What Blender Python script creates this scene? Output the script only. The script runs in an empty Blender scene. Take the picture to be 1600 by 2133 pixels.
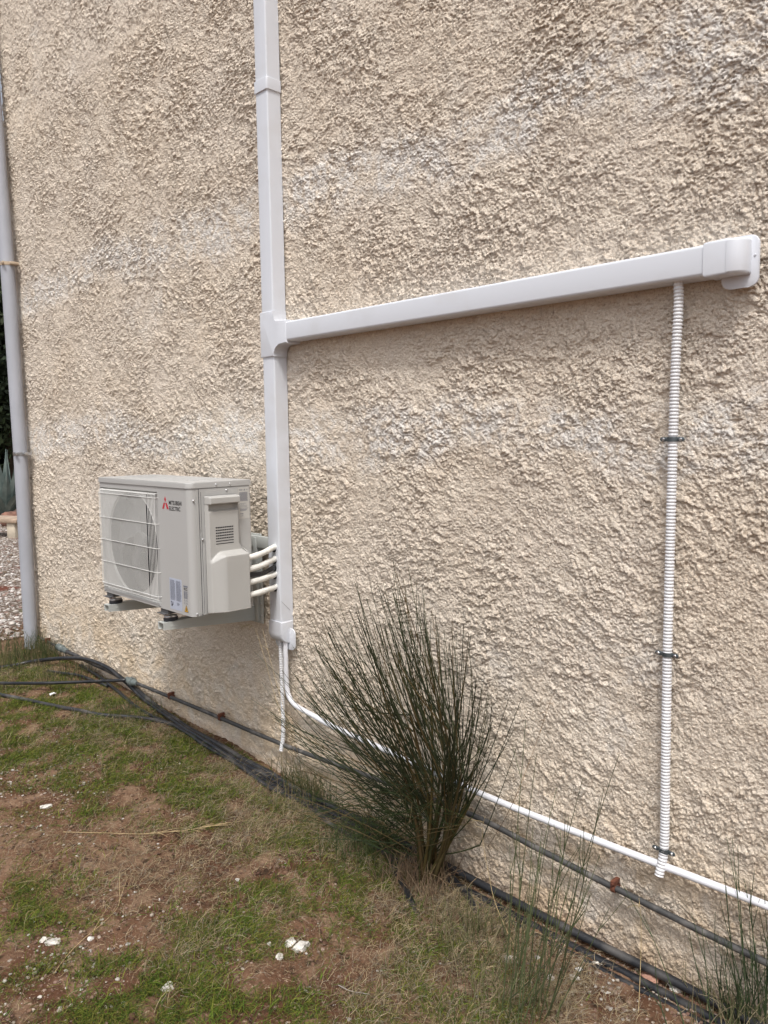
import bpy, bmesh, math, random
import numpy as np
from mathutils import Vector, Matrix
random.seed(5); rng = np.random.default_rng(5)
C = bpy.context.scene.collection
sc = bpy.context.scene
PI = math.pi

# ------------------------------------------------------------------ camera
F, YAW, PITCH, ROLL = 1652.5, 0.80333, 0.09754, -0.01335      # focal length in photo pixels, angles in radians
PW, PH = 1600, 2133
fw = np.array([-math.sin(YAW)*math.cos(PITCH), math.cos(YAW)*math.cos(PITCH), -math.sin(PITCH)])
r_ = np.array([math.cos(YAW), math.sin(YAW), 0.0]); u_ = np.cross(r_, fw)
c_, s_ = math.cos(ROLL), math.sin(ROLL)
rt = c_*r_ + s_*u_; up = -s_*r_ + c_*u_
cam = bpy.data.cameras.new('camera'); co = bpy.data.objects.new('camera', cam); C.objects.link(co)
co.matrix_world = Matrix(((rt[0], up[0], -fw[0], 0), (rt[1], up[1], -fw[1], 0), (rt[2], up[2], -fw[2], 0), (0, 0, 0, 1)))
cam.sensor_fit = 'VERTICAL'; cam.sensor_height = 36; cam.lens = 36*F/PH
cam.clip_start = 0.05; cam.clip_end = 500
sc.camera = co
sc.render.resolution_x, sc.render.resolution_y = 768, 1024

# ------------------------------------------------------------------ light: bright overcast
SUN_EL, SUN_AZ = math.radians(60), math.radians(40)           # azimuth: from -Y (in front of the wall) towards +X
wd = bpy.data.worlds.new('World'); sc.world = wd; wd.use_nodes = True
nt = wd.node_tree; bg = nt.nodes['Background']
sky = nt.nodes.new('ShaderNodeTexSky'); sky.sky_type = 'NISHITA'; sky.sun_disc = False
sdir = Vector((math.sin(SUN_AZ)*math.cos(SUN_EL), -math.cos(SUN_AZ)*math.cos(SUN_EL), math.sin(SUN_EL)))
sky.sun_elevation = SUN_EL; sky.sun_rotation = math.atan2(sdir.x, sdir.y)
sky.air_density = 1.0; sky.dust_density = 5.0; sky.ozone_density = 1.0
hs = nt.nodes.new('ShaderNodeHueSaturation'); hs.inputs['Saturation'].default_value = 0.42
nt.links.new(sky.outputs[0], hs.inputs['Color']); nt.links.new(hs.outputs[0], bg.inputs['Color'])
bg.inputs['Strength'].default_value = 0.115
sl = bpy.data.lights.new('sun', 'SUN'); sl.energy = 1.5; sl.angle = math.radians(11); sl.color = (1, .975, .94)
so = bpy.data.objects.new('sun', sl); C.objects.link(so)
so.rotation_euler = (-sdir).to_track_quat('-Z', 'Y').to_euler()
sc.view_settings.view_transform = 'Standard'; sc.view_settings.look = 'None'
sc.view_settings.exposure = 0.62; sc.view_settings.gamma = 1
sc.view_settings.use_curve_mapping = False

# ------------------------------------------------------------------ measuring helpers
WALL_Y = 2.045
def ray(px, py):
    return fw*F + rt*(px-PW/2) - up*(py-PH/2)
def on_wall(px, py, Y=2.03):
    d = ray(px, py); return d*Y/d[1]
GX = [-12, -5.6, -4.6, -4.0, -3.2, -2.6, -1.7, -0.7, 3]
GZ = [-1.50, -1.455, -1.45, -1.455, -1.49, -1.53, -1.55, -1.545, -1.55]
_prm = rng.integers(0, 1 << 30, 8)
_ang = rng.random((8, 256, 256))*2*PI
def pn(x, y, k=0):
    "2-d gradient noise, about -0.7..0.7"
    a = _ang[k % 8]; x = x + 17.3*k; y = y + 9.1*k
    xi = np.floor(x).astype(np.int64); yi = np.floor(y).astype(np.int64)
    xf = x-xi; yf = y-yi
    def g(i, j):
        t = a[(xi+i) & 255, (yi+j) & 255]
        return np.cos(t)*(xf-i) + np.sin(t)*(yf-j)
    sx = xf*xf*xf*(xf*(xf*6-15)+10); sy = yf*yf*yf*(yf*(yf*6-15)+10)
    n0 = g(0, 0)*(1-sx)+g(1, 0)*sx; n1 = g(0, 1)*(1-sx)+g(1, 1)*sx
    return n0*(1-sy)+n1*sy
def ground_z(x, y):
    x = np.asarray(x, float); y = np.asarray(y, float)
    z = np.interp(x, GX, GZ)
    k = np.clip((2.0-y)/1.2, 0, 1)
    z = z*(1-k) + (-1.515+0.012*np.clip(-x-2, -3, 4))*k
    near = np.exp(-((x+2.5)/6)**2)
    return z + near*(0.018*pn(x*1.7, y*1.7, 1) + 0.008*pn(x*6, y*6, 2))
def on_ground(px, py, lift=0.0):
    d = ray(px, py); t = -1.5/d[2]
    for _ in range(6):
        p = d*t; t = (float(ground_z(p[0], p[1]))+lift)/d[2]
    return d*t
def hit(px, py, r=0.0, wy=2.03):
    "whichever comes first along the sight line: the wall or the ground (kept r clear of it)"
    a = on_wall(px, py, wy-r); g = on_ground(px, py, r)
    return a if (ray(px, py)[2] >= 0 or a @ a < g @ g) else g
def smooth(a, b, x):
    t = np.clip((x-a)/(b-a), 0, 1); return t*t*(3-2*t)

# ------------------------------------------------------------------ object helpers
def link_mesh(name, me, mat, parent=None):
    o = bpy.data.objects.new(name, me); C.objects.link(o)
    if mat: me.materials.append(mat)
    if parent: o.parent = parent
    return o
def obj(name, bm, mat, parent=None, smooth_angle=35):
    bmesh.ops.recalc_face_normals(bm, faces=bm.faces)
    me = bpy.data.meshes.new(name); bm.to_mesh(me); bm.free()
    if smooth_angle:
        me.polygons.foreach_set('use_smooth', [True]*len(me.polygons))
        me.set_sharp_from_angle(angle=math.radians(smooth_angle))
    return link_mesh(name, me, mat, parent)
def raw(name, V, Fc, mat, parent=None, shade=True, col=None):
    "V (n,3), Fc (m,3|4) -> one mesh; col (n,3) optional per-vertex tint attribute"
    V = np.asarray(V, np.float32); Fc = np.asarray(Fc, np.int32)
    me = bpy.data.meshes.new(name); k = Fc.shape[1]
    me.vertices.add(len(V)); me.vertices.foreach_set('co', V.ravel())
    me.loops.add(Fc.size); me.loops.foreach_set('vertex_index', Fc.ravel())
    me.polygons.add(len(Fc)); me.polygons.foreach_set('loop_start', np.arange(0, Fc.size, k, dtype=np.int32))
    if shade: me.polygons.foreach_set('use_smooth', np.ones(len(Fc), bool))
    if col is not None:
        at = me.color_attributes.new('tint', 'FLOAT_COLOR', 'POINT')
        at.data.foreach_set('color', np.concatenate([col, np.ones((len(col), 1))], 1).astype(np.float32).ravel())
    me.update(); me.validate()
    return link_mesh(name, me, mat, parent)
def tag(o, label=None, cat=None, group=None, kind=None):
    if label: o['label'] = label
    if cat: o['category'] = cat
    if group: o['group'] = group
    if kind: o['kind'] = kind
    return o
def thing(name, label, cat, loc=(0, 0, 0), group=None):
    o = bpy.data.objects.new(name, None); C.objects.link(o); o.empty_display_size = .05
    o.location = loc; tag(o, label, cat, group)
    TH[o.name] = Vector(loc); return o
TH = {}
def settle():
    "parts were built in world coordinates: give every child the inverse of its thing's offset"
    for o in C.objects:
        if o.parent and o.parent.name in TH and 'local' not in o:
            o.location = -TH[o.parent.name]
        if 'local' in o: del o['local']

def box(bm, x0, x1, y0, y1, z0, z1, r=0.0, seg=2):
    m = Matrix.Translation(((x0+x1)/2, (y0+y1)/2, (z0+z1)/2)) @ Matrix.Diagonal((abs(x1-x0), abs(y1-y0), abs(z1-z0), 1))
    g = bmesh.ops.create_cube(bm, size=1, matrix=m)
    if r > 0:
        es = list({e for v in g['verts'] for e in v.link_edges})
        bmesh.ops.bevel(bm, geom=es, offset=r, segments=seg, affect='EDGES', profile=.5)
    return bm
def nbox(*a, **k):
    return box(bmesh.new(), *a, **k)
def prism(bm, pts, axis, a, b, r=0.0, which='both'):
    "pts: 2-d outline in the two other axes (order xyz without axis), extruded from a to b"
    def P(p, t):
        q = list(p); q.insert('xyz'.index(axis), t); return q
    va = [bm.verts.new(P(p, a)) for p in pts]; vb = [bm.verts.new(P(p, b)) for p in pts]
    n = len(pts)
    fa = bm.faces.new(va); fb = bm.faces.new(vb[::-1])
    for i in range(n): bm.faces.new((va[i], va[(i+1) % n], vb[(i+1) % n], vb[i]))
    if r:
        es = []
        if which in ('both', 'a'): es += list(fa.edges)
        if which in ('both', 'b'): es += list(fb.edges)
        bmesh.ops.bevel(bm, geom=es, offset=r, segments=3, affect='EDGES', profile=.5, clamp_overlap=True)
    return bm
def rrect(x0, x1, y0, y1, r, n=6, corners=(1, 1, 1, 1)):
    pts = []
    for (cx, cy, a0, on) in ((x1-r, y0+r, -90, corners[0]), (x1-r, y1-r, 0, corners[1]), (x0+r, y1-r, 90, corners[2]), (x0+r, y0+r, 180, corners[3])):
        if on:
            for i in range(n+1):
                a = math.radians(a0+90*i/n); pts.append((cx+r*math.cos(a), cy+r*math.sin(a)))
        else:
            pts.append((cx+r*(1 if a0 in (-90, 0) else -1), cy+r*(1 if a0 in (0, 90) else -1)))
    return pts
def tube_arrays(P, R, seg=10, cap=True):
    P = np.asarray(P, float); n = len(P)
    R = np.broadcast_to(np.asarray(R, float), (n,))
    T = np.gradient(P, axis=0); T /= np.linalg.norm(T, axis=1)[:, None]+1e-12
    a = np.array([0, 0, 1.]) if abs(T[0, 2]) < .9 else np.array([1., 0, 0])
    N = np.zeros((n, 3)); N[0] = np.cross(T[0], a); N[0] /= np.linalg.norm(N[0])
    for i in range(1, n):
        v = N[i-1]-T[i]*(N[i-1] @ T[i]); N[i] = v/(np.linalg.norm(v)+1e-12)
    B = np.cross(T, N)
    th = np.arange(seg)*2*PI/seg
    V = P[:, None]+R[:, None, None]*(N[:, None]*np.cos(th)[None, :, None]+B[:, None]*np.sin(th)[None, :, None])
    V = V.reshape(-1, 3)
    i = np.arange(n-1)[:, None]*seg; j = np.arange(seg)[None]; k = (j+1) % seg
    Fc = np.stack([i+j, i+k, i+seg+k, i+seg+j], -1).reshape(-1, 4)
    if cap:
        m = len(V); V = np.vstack([V, P[0], P[-1]])
        e0 = np.array([[m, (q+1) % seg, q, q] for q in range(seg)]); b = (n-1)*seg
        e1 = np.array([[m+1, b+q, b+(q+1) % seg, b+(q+1) % seg] for q in range(seg)])
        return V, Fc, [tuple(t[:3]) for t in e0]+[tuple(t[:3]) for t in e1]
    return V, Fc, []
def tube(bm, P, R, seg=10, cap=True):
    V, Fc, caps = tube_arrays(P, R, seg, cap)
    vs = [bm.verts.new(v) for v in V]
    for f in Fc: bm.faces.new([vs[q] for q in f])
    for f in caps: bm.faces.new([vs[q] for q in f])
    return bm
def ntube(*a, **k): return tube(bmesh.new(), *a, **k)
def spline(pts, n=12):
    P = np.asarray(pts, float); Q = np.vstack([2*P[0]-P[1], P, 2*P[-1]-P[-2]]); out = []
    for i in range(1, len(Q)-2):
        for t in np.linspace(0, 1, n, endpoint=False):
            a, b, c, d = Q[i-1], Q[i], Q[i+1], Q[i+2]
            out.append(.5*((2*b)+(-a+c)*t+(2*a-5*b+4*c-d)*t*t+(-a+3*b-3*c+d)*t**3))
    out.append(P[-1]); return np.array(out)
def lathe_at(bm, c, axis, prof, seg=20):
    "prof: (distance along axis, radius)"
    c = np.asarray(c, float); ax = np.asarray(axis, float); ax /= np.linalg.norm(ax)
    return tube(bm, [c+ax*(t+1e-6*i) for i, (t, r) in enumerate(prof)], [max(r, 1e-5) for t, r in prof], seg) if False else _lathe(bm, c, ax, prof, seg)
def _lathe(bm, c, ax, prof, seg):
    a = np.array([0, 0, 1.]) if abs(ax[2]) < .9 else np.array([1., 0, 0])
    n = np.cross(ax, a); n /= np.linalg.norm(n); b = np.cross(ax, n); rings = []
    for t, r in prof:
        rings.append([bm.verts.new(c+ax*t+max(r, 1e-5)*(n*math.cos(2*PI*q/seg)+b*math.sin(2*PI*q/seg))) for q in range(seg)])
    for A, B in zip(rings, rings[1:]):
        for q in range(seg): bm.faces.new((A[q], A[(q+1) % seg], B[(q+1) % seg], B[q]))
    bm.faces.new(rings[0][::-1]); bm.faces.new(rings[-1]); return bm

# ------------------------------------------------------------------ materials
def mat(name, col, rough=.5, metal=0.0, var=.0, vscale=8, bump=0.0, bscale=60, col2=None, spec=.5, bdist=.001, lo=.35, hi=.65):
    m = bpy.data.materials.new(name); m.use_nodes = True; t = m.node_tree; N = t.nodes; L = t.links
    p = N['Principled BSDF']; p.inputs['Roughness'].default_value = rough; p.inputs['Metallic'].default_value = metal
    p.inputs['Specular IOR Level'].default_value = spec; p.inputs['Base Color'].default_value = (*col, 1)
    tc = N.new('ShaderNodeTexCoord')
    if var or col2:
        n = N.new('ShaderNodeTexNoise'); n.inputs['Scale'].default_value = vscale; n.inputs['Detail'].default_value = 8
        L.new(tc.outputs['Object'], n.inputs['Vector'])
        r = N.new('ShaderNodeValToRGB'); r.color_ramp.elements[0].position = lo; r.color_ramp.elements[1].position = hi
        a = [max(0, q*(1-var)) for q in col]; b = col2 or [min(1, q*(1+var)) for q in col]
        r.color_ramp.elements[0].color = (*a, 1); r.color_ramp.elements[1].color = (*b, 1)
        L.new(n.outputs['Fac'], r.inputs['Fac']); L.new(r.outputs['Color'], p.inputs['Base Color'])
    if bump:
        n2 = N.new('ShaderNodeTexNoise'); n2.inputs['Scale'].default_value = bscale; n2.inputs['Detail'].default_value = 6
        L.new(tc.outputs['Object'], n2.inputs['Vector'])
        b = N.new('ShaderNodeBump'); b.inputs['Strength'].default_value = bump; b.inputs['Distance'].default_value = bdist
        L.new(n2.outputs['Fac'], b.inputs['Height']); L.new(b.outputs['Normal'], p.inputs['Normal'])
    return m
def tint_mat(name, rough=.6, transl=.0, spec=.3):
    m = bpy.data.materials.new(name); m.use_nodes = True; t = m.node_tree; N = t.nodes; L = t.links
    p = N['Principled BSDF']; p.inputs['Roughness'].default_value = rough; p.inputs['Specular IOR Level'].default_value = spec
    a = N.new('ShaderNodeAttribute'); a.attribute_name = 'tint'
    tc = N.new('ShaderNodeTexCoord'); n = N.new('ShaderNodeTexNoise'); n.inputs['Scale'].default_value = 90
    L.new(tc.outputs['Object'], n.inputs['Vector'])
    mr = N.new('ShaderNodeMapRange'); mr.inputs['To Min'].default_value = .75; mr.inputs['To Max'].default_value = 1.25
    L.new(n.outputs['Fac'], mr.inputs['Value'])
    mx = N.new('ShaderNodeVectorMath'); mx.operation = 'SCALE'
    L.new(a.outputs['Color'], mx.inputs[0]); L.new(mr.outputs['Result'], mx.inputs['Scale'])
    L.new(mx.outputs['Vector'], p.inputs['Base Color'])
    return m
M = {}
M['pvc'] = mat('white_pvc', (.64, .665, .715), .38, vscale=6, col2=(.56, .565, .58), lo=.5, hi=.85, bump=.15, bscale=18)
M['pvc_pipe'] = mat('white_pipe_plastic', (.70, .71, .75), .35, var=.06, vscale=9)
M['pvc_grey'] = mat('grey_pvc_downpipe', (.36, .375, .415), .5, var=.06, vscale=4)
M['corr'] = mat('white_corrugated_plastic', (.68, .685, .70), .5, var=.05, vscale=12)
M['ac'] = mat('cream_painted_steel', (.425, .425, .415), .42, var=.02, vscale=4, bump=.05, bscale=300)
M['ac_plastic'] = mat('cream_plastic', (.43, .425, .405), .48, var=.02, vscale=6, bump=.05, bscale=400)
M['wire'] = mat('cream_coated_wire', (.70, .70, .675), .4, var=.03)
M['fan'] = mat('grey_fan_plastic', (.085, .085, .088), .5, var=.05)
M['dark'] = mat('dark_interior', (.02, .02, .022), .7, var=.3)
M['coil'] = mat('coil_fins', (.10, .10, .11), .5, metal=.3, var=.3, vscale=120)
M['zinc'] = mat('zinc_plated_steel', (.55, .56, .58), .28, metal=.95, var=.2, vscale=60)
M['zinc_dark'] = mat('grey_painted_steel_clamp', (.11, .13, .14), .45, metal=.6, var=.2, vscale=40)
M['bracket'] = mat('grey_painted_bracket', (.50, .52, .50), .45, var=.04, vscale=6)
M['rubber'] = mat('black_rubber', (.03, .032, .04), .45, var=.2)
M['cable'] = mat('black_cable', (.02, .02, .022), .4, var=.2)
M['insul'] = mat('white_pipe_insulation', (.75, .74, .69), .6, var=.05, vscale=30, bump=.5, bscale=60)
M['hose'] = mat('dusty_black_hose', (.012, .013, .016), .30, vscale=18, col2=(.08, .075, .07), lo=.52, hi=.8, bump=.2, bscale=80)
M['hose_dusty'] = mat('very_dusty_black_hose', (.02, .021, .024), .5, vscale=9, col2=(.13, .12, .11), lo=.48, hi=.75, bump=.2, bscale=80)
M['steel_pipe'] = mat('weathered_grey_pipe', (.05, .05, .05), .55, vscale=16, col2=(.24, .22, .20), lo=.5, hi=.85, bump=.4, bscale=90)
M['rust'] = mat('rusty_steel', (.075, .022, .013), .85, vscale=60, col2=(.17, .06, .03), bump=.5, bscale=120)
M['collar'] = mat('pale_grey_collar', (.12, .14, .135), .5, var=.2, vscale=30)
M['tan_plastic'] = mat('tan_clip', (.45, .36, .26), .6, var=.1)
M['red'] = mat('red_ink', (.48, .015, .035), .5, var=.05)
M['black_ink'] = mat('black_ink', (.02, .02, .022), .5, var=.1)
M['grey_ink'] = mat('grey_ink', (.17, .18, .22), .5, var=.1)
M['blue_label'] = mat('pale_blue_sticker', (.43, .47, .56), .4, var=.03)
M['pale_label'] = mat('silver_grey_sticker', (.50, .49, .46), .4, var=.03)
M['yellow'] = mat('yellow_warning_ink', (.75, .42, .03), .45, var=.05)
M['stone'] = mat('white_limestone', (.60, .57, .52), .9, var=.3, vscale=30, bump=.8, bscale=60, bdist=.004)
M['brick'] = mat('broken_pink_brick', (.40, .22, .16), .9, var=.2, vscale=30, bump=.8, bscale=60, bdist=.003)
M['paper'] = mat('white_scrap', (.78, .78, .78), .6, var=.03)
M['bark'] = mat('green_brown_stem', (.06, .055, .025), .8, col2=(.11, .075, .04), vscale=20, bump=.5, bscale=80)
M['twig'] = tint_mat('tinted_stems', .6, spec=.2)
M['blade'] = tint_mat('tinted_blades', .75, spec=.12)
M['pebble'] = tint_mat('tinted_pebbles', .85)
M['agave'] = mat('blue_grey_agave', (.10, .14, .13), .5, col2=(.19, .23, .21), vscale=5)
M['leaf'] = tint_mat('tinted_leaves', .7)
M['trunk'] = mat('tree_bark', (.07, .05, .035), .9, var=.3, vscale=10)
M['bench'] = mat('weathered_stone_slab', (.36, .27, .20), .85, var=.25, vscale=8, bump=.6, bscale=30, bdist=.004)
M['bench_leg'] = mat('cream_block', (.55, .48, .38), .85, var=.15, vscale=8, bump=.5, bscale=40, bdist=.004)
M['brown_rock'] = mat('red_brown_rock', (.20, .10, .07), .9, var=.4, vscale=9, bump=.8, bscale=20, bdist=.01)
M['end_wall'] = mat('plain_render', (.50, .42, .33), .9, var=.1, vscale=3, bump=.6, bscale=60, bdist=.01)

def stucco_material():
    m = bpy.data.materials.new('rough_cream_render'); m.use_nodes = True; t = m.node_tree; N = t.nodes; L = t.links
    p = N['Principled BSDF']; p.inputs['Roughness'].default_value = .92; p.inputs['Specular IOR Level'].default_value = .15
    tc = N.new('ShaderNodeTexCoord')
    def noise(s, d=6, dist=0, rough=.6, vec=None):
        n = N.new('ShaderNodeTexNoise'); n.inputs['Scale'].default_value = s; n.inputs['Detail'].default_value = d
        n.inputs['Distortion'].default_value = dist; n.inputs['Roughness'].default_value = rough
        L.new(vec or tc.outputs['Object'], n.inputs['Vector']); return n.outputs['Fac']
    def ramp(f, a, b):
        r = N.new('ShaderNodeMapRange'); r.interpolation_type = 'SMOOTHSTEP'
        r.inputs['From Min'].default_value = a; r.inputs['From Max'].default_value = b; L.new(f, r.inputs['Value']); return r.outputs['Result']
    def mix(f, a, b):
        x = N.new('ShaderNodeMix'); x.data_type = 'RGBA'
        if isinstance(f, float): x.inputs[0].default_value = f
        else: L.new(f, x.inputs[0])
        for s, v in ((6, a), (7, b)):
            if isinstance(v, tuple): x.inputs[s].default_value = (*v, 1)
            else: L.new(v, x.inputs[s])
        return x.outputs[2]
    def math_(op, a, b):
        x = N.new('ShaderNodeMath'); x.operation = op
        for i, v in enumerate((a, b)):
            if isinstance(v, (int, float)): x.inputs[i].default_value = v
            else: L.new(v, x.inputs[i])
        return x.outputs[0]
    col = mix(ramp(noise(1.4, 5), .35, .65), (.79, .685, .56), (.785, .70, .60))
    col = mix(ramp(noise(7, 8, .5), .42, .68), col, (.82, .73, .615))
    # grain: sandy speckle
    col = mix(math_('MULTIPLY', ramp(noise(210, 3), .50, .68), .75), col, (.49, .375, .27))
    col = mix(math_('MULTIPLY', ramp(noise(160, 4, .5), .54, .70), .6), col, (.86, .78, .67))
    # pale lime bloom along two courses of the render, broken up
    sx = N.new('ShaderNodeSeparateXYZ'); L.new(tc.outputs['Object'], sx.inputs[0])
    wob = math_('ADD', math_('MULTIPLY', math_('SUBTRACT', noise(1.1, 3), .5), .42), math_('MULTIPLY', math_('SUBTRACT', noise(6, 4), .5), .22))
    zz = math_('ADD', sx.outputs['Z'], wob)
    def band(z0, w):
        return math_('SUBTRACT', 1.0, ramp(math_('ABSOLUTE', math_('SUBTRACT', zz, z0), 0), w*.2, w))
    patch = math_('MULTIPLY', ramp(noise(2.0, 6, .4), .56, .70), .55)
    lime = math_('MAXIMUM', math_('MAXIMUM', band(.94, .16), band(.0, .15)), patch)
    lime = math_('MULTIPLY', lime, ramp(noise(9, 8, .5), .34, .56))
    lime = math_('MULTIPLY', lime, ramp(noise(38, 6, .3), .36, .56))
    col = mix(math_('MULTIPLY', lime, .66), col, (.86, .85, .825))
    # ochre water stains low on the wall
    low = ramp(math_('ADD', sx.outputs['Z'], math_('MULTIPLY', noise(3, 5), .5)), -.62, -1.18)
    st = math_('MULTIPLY', low, ramp(noise(6, 7, 1.0), .38, .62))
    col = mix(math_('MULTIPLY', st, .60), col, (.74, .56, .36))
    col = mix(math_('MULTIPLY', math_('MULTIPLY', low, ramp(noise(14, 6), .52, .68)), .4), col, (.42, .29, .17))
    mud = ramp(math_('ADD', sx.outputs['Z'], math_('MULTIPLY', math_('SUBTRACT', noise(9, 5), .5), .28)), -1.36, -1.54)
    col = mix(math_('MULTIPLY', mud, .35), col, (.45, .31, .20))
    L.new(col, p.inputs['Base Color'])
    b = N.new('ShaderNodeBump'); b.inputs['Strength'].default_value = 1; b.inputs['Distance'].default_value = .0065
    L.new(noise(190, 5, .3, .65), b.inputs['Height'])
    L.new(b.outputs['Normal'], p.inputs['Normal'])
    return m
def soil_material(name, gravel=False):
    m = bpy.data.materials.new(name); m.use_nodes = True; t = m.node_tree; N = t.nodes; L = t.links
    p = N['Principled BSDF']; p.inputs['Roughness'].default_value = .95; p.inputs['Specular IOR Level'].default_value = .1
    tc = N.new('ShaderNodeTexCoord')
    def noise(s, d=6, dist=0):
        n = N.new('ShaderNodeTexNoise'); n.inputs['Scale'].default_value = s; n.inputs['Detail'].default_value = d; n.inputs['Distortion'].default_value = dist
        L.new(tc.outputs['Object'], n.inputs['Vector']); return n.outputs['Fac']
    def ramp(f, a, b):
        r = N.new('ShaderNodeMapRange'); r.interpolation_type = 'SMOOTHSTEP'
        r.inputs['From Min'].default_value = a; r.inputs['From Max'].default_value = b; L.new(f, r.inputs['Value']); return r.outputs['Result']
    def mix(f, a, b):
        x = N.new('ShaderNodeMix'); x.data_type = 'RGBA'; L.new(f, x.inputs[0])
        for s, v in ((6, a), (7, b)):
            if isinstance(v, tuple): x.inputs[s].default_value = (*v, 1)
            else: L.new(v, x.inputs[s])
        return x.outputs[2]
    if gravel:
        vo = N.new('ShaderNodeTexVoronoi'); vo.inputs['Scale'].default_value = 32; L.new(tc.outputs['Object'], vo.inputs['Vector'])
        sx = N.new('ShaderNodeSeparateXYZ'); L.new(vo.outputs['Color'], sx.inputs[0])
        col = mix(ramp(sx.outputs[0], .15, .85), (.17, .13, .11), (.50, .46, .42))
        col = mix(ramp(vo.outputs['Distance'], .35, .6), col, (.12, .09, .07))
        col = mix(ramp(noise(1.3, 6, .5), .56, .64), col, (.13, .05, .035))
        col = mix(ramp(noise(.9, 5, .4), .58, .66), col, (.07, .075, .025))
        h = vo.outputs['Distance']
    else:
        col = mix(ramp(noise(1.6, 7, .4), .38, .62), (.090, .044, .026), (.150, .085, .052))
        col = mix(ramp(noise(9, 8, .3), .45, .7), col, (.21, .135, .088))
        col = mix(ramp(noise(110, 6), .56, .74), col, (.32, .24, .17))
        col = mix(ramp(noise(26, 6), .56, .7), col, (.045, .028, .018))
        h = noise(90, 8)
    L.new(col, p.inputs['Base Color'])
    b = N.new('ShaderNodeBump'); b.inputs['Strength'].default_value = .9; b.inputs['Distance'].default_value = .008
    L.new(h, b.inputs['Height']); L.new(b.outputs['Normal'], p.inputs['Normal'])
    return m
M['stucco'] = stucco_material(); M['soil'] = soil_material('red_brown_soil'); M['gravel'] = soil_material('pale_gravel_ground', True)

def grid_faces(nx, nz):
    i = np.arange(nx-1)[:, None]; j = np.arange(nz-1)[None]
    a = i*nz+j
    return np.stack([a, a+nz, a+nz+1, a+1], -1).reshape(-1, 4)

# ------------------------------------------------------------------ ground
def build_ground():
    def axis(lo, a, b, hi, s):
        core = np.arange(a, b, s); L, st, v = [], s, a
        while v > lo: st *= 1.22; v -= st; L.append(v)
        Rr, st, v = [], s, core[-1]
        while v < hi: st *= 1.22; v += st; Rr.append(v)
        return np.concatenate([L[::-1], core, Rr])
    X = axis(-130, -5.8, .4, 80, .0085); Y = axis(-80, .25, 2.12, 120, .0085)
    XX, YY = np.meshgrid(X, Y, indexing='ij')
    Z = ground_z(XX, YY)
    nf = smooth(-7, -5.5, XX)*smooth(1, .4, XX)*smooth(-.3, .3, YY)
    n1 = 1-2*np.abs(pn(XX*22, YY*22, 3)); n2 = pn(XX*55, YY*55, 4)
    Z = Z+nf*(.007*pn(XX*14, YY*14, 5)+.005*(n1-.6)+.006*n2)
    o = raw('ground', np.stack([XX, YY, Z], -1).reshape(-1, 3), grid_faces(len(X), len(Y)), M['soil'])
    tag(o, 'red brown soil with thin turf running up to the house wall', kind='structure')
    # pale gravel yard past the corner of the house
    gx = np.concatenate([np.linspace(-45, -9, 60), np.arange(-8.9, -5.9, .05)]); gy = np.linspace(-6, 40, 160)
    XX, YY = np.meshgrid(gx, gy, indexing='ij')
    Z = ground_z(XX, YY)+.006+.01*pn(XX*.8, YY*.8, 6)-.03*smooth(-6.6, -5.95, XX)
    o = raw('gravel_yard', np.stack([XX, YY, Z], -1).reshape(-1, 3), grid_faces(len(gx), len(gy)), M['gravel'])
    tag(o, 'pale gravel yard with reddish soil patches past the house corner', kind='structure')
build_ground()

# ------------------------------------------------------------------ the rendered wall
WX0, WX1 = -5.79, .9
def wall_height(x, z):
    "relief of the hand-thrown render in metres: a gritty matrix with clusters of torn lumps"
    wx = x+.014*pn(x*13, z*13, 1)+.007*pn(x*37, z*37, 2); wz = z+.014*pn(x*13+7, z*13+3, 3)+.007*pn(x*37+5, z*37, 4)
    def layer(ang, st):
        c, s = math.cos(ang), math.sin(ang); u = wx*c+wz*s; v = -wx*s+wz*c     # u along the stroke
        n1 = pn(u*38/st, v*45, 0); n2 = pn(u*88/st, v*102, 6); n3 = pn(u*165/st, v*180, 7)
        lump = np.maximum(0, n1+.9*n2*n1+.35*n3*(n1 > -.1)+.08)*.0105                            # torn lumps with steep edges
        return lump*.85+.0042*(1-2.4*np.abs(n2))+.0024*(1-2.2*np.abs(n3))+.0036*n3
    m1 = smooth(-.12, .12, pn(x*1.7, z*1.7, 5)+.25*pn(x*6, z*6, 1))
    h = layer(-.6, 1.45)*(1-m1)+layer(.35, 1.2)*m1
    m2 = smooth(-.05, .25, pn(x*2.3+9, z*2.3, 2)+.3*pn(x*9, z*9, 4))
    h = h*(1-m2)+m2*layer(-1.3, 1.0)
    rough = smooth(-.30, .25, pn(x*3.4, z*3.4, 4)+.55*pn(x*15, z*15, 5))
    grit = pn(x*210, z*220, 3)
    h = h*(.55+.58*rough)+.0036*grit+rng.normal(0, .0004, x.shape)
    return h+.0035*pn(wx*18, wz*18, 2)+.007*pn(x*3, z*3, 1)-.002
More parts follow.
